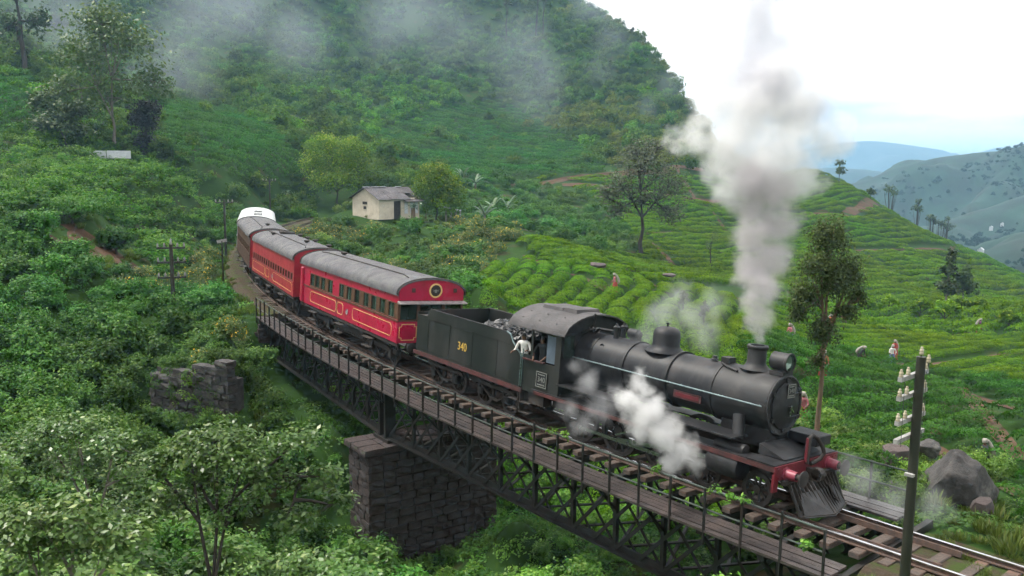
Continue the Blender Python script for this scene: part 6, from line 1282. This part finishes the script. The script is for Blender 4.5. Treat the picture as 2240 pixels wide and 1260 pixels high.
puffs_volume('chimney_smoke', 'brownish grey smoke column rising from the chimney', [pp(1657,738,23,KC),pp(1659,705,36,KC),pp(1655,668,46,KC),pp(1672,630,52,KC-.2),pp(1650,590,56,KC+.2),pp(1690,560,54,KC+.1),pp(1650,520,58,KC-.1),pp(1696,490,60,KC+.3),pp(1640,455,56,KC+.4),pp(1690,420,66,KC+.3),pp(1650,395,60,KC+.2)], (.78,.74,.77), 2.5, 3.0, .95, .7, step=.32, detail=5, pad=1.35, warp=.55, wscale=1.1)
puffs_volume('smoke_cloud', 'billowing white smoke cloud above the chimney column', [pp(1605,420,58,KC+.3),pp(1655,370,92,KC+.5),pp(1710,330,92,KC+.6),pp(1590,330,74,KC+.5),pp(1525,290,54,KC+.6),pp(1485,303,38,KC+.5),pp(1555,225,62,KC+.8),pp(1640,260,100,KC+.8),pp(1730,245,92,KC+1),pp(1805,295,58,KC+.8),pp(1840,308,36,KC+.8),pp(1760,390,58,KC+.8),pp(1680,180,90,KC+1.2)], (.995,.99,.998), 1.9, 2.6, .85, .75, step=.3, detail=5, pad=1.4, warp=.9, wscale=.8)
puffs_volume('smoke_cloud', 'thin top of the smoke cloud fading into the white sky', [pp(1640,190,95,KC+1.2),pp(1700,180,95,KC+1.4),pp(1580,190,62,KC+1.2),pp(1670,110,95,KC+1.6),pp(1770,230,70,KC+1.2),pp(1650,40,85,KC+1.8),pp(1690,-40,80,KC+2)], (.74,.74,.8), 1.5, 1.1, .7, 1.0, step=.5, detail=5, pad=1.3, warp=.9, wscale=.7)
cy = loco.matrix_world @ Vector((-2.6,-1.75,.9)); KS = pix(cy)[2]
puffs_volume('steam_cloud', 'white steam puff bursting from below the boiler', [pp(1400,840,34,KS),pp(1375,880,40,KS),pp(1420,905,55,KS-.1),pp(1455,945,52,KS-.2),pp(1495,985,46,KS-.2),pp(1470,1015,34,KS-.2),pp(1515,1020,26,KS-.2),pp(1400,940,30,KS)], (.985,.98,.99), 3.6, 3.0, .8, .8, step=.35, detail=5, cat='steam', warp=.5, wscale=1.6)
puffs_volume('steam_cloud', 'thin steam wisps beside the firebox', [pp(1262,800,30,KS+1.5),pp(1285,840,44,KS+1.4),pp(1315,890,44,KS+1.2),pp(1275,930,36,KS+1.2),pp(1245,890,30,KS+1.4),pp(1340,860,30,KS+1)], (.92,.92,.96), .75, 2.4, 1.2, 1.0, step=.5, detail=5, cat='steam', warp=.5, wscale=1.5)
puffs_volume('steam_cloud', 'thin steam drifting behind the dome', [pp(1400,745,45,26.5),pp(1450,690,55,27),pp(1510,690,60,27.5),pp(1560,660,50,28),pp(1540,730,50,27),pp(1480,640,40,28)], (.92,.94,.97), .45, 1.6, 1.5, 1.0, step=.6, cat='steam')
puffs_volume('steam_cloud', 'faint steam lying over the track ahead of the engine', [pp(1890,1060,55,21),pp(1960,1090,60,20.5),pp(1850,1020,40,21.5),pp(2040,1100,50,21)], (.9,.92,.95), .4, 1.6, 1.1, 1.0, step=.6, cat='steam')
for lb, lob, de in (('bluish smoke drifting over the mountainside left of centre', [pp(420,60,150,200),pp(380,150,110,190),pp(520,20,140,230),pp(330,210,80,170),pp(640,90,120,240),pp(150,60,150,190)], .017), ('violet grey smoke drifting across the middle of the mountain', [pp(980,80,130,270),pp(1120,120,120,260),pp(1200,190,100,240),pp(860,50,130,290),pp(1150,210,70,235)], .013), ('thin smoke trailing along the mountain skyline', [pp(1340,90,60,300),pp(1320,150,50,290),pp(1480,180,50,260),pp(1420,240,40,260),pp(1280,20,60,330)], .02)):
    puffs_volume('smoke_drift', lb, lob, (.72,.77,.93), de*.85, .03, .8, 1.0, step=1.0, detail=3, warp=14, wscale=.02)
# haze: one even box of air round everything
hz = MB().box((CAM[0], CAM[1], -165), (19000, 19000, 700)).build('haze', volume_mat('haze', None, (.42,.7,1.0), .00031, .0)); tag(hz, kind='stuff')
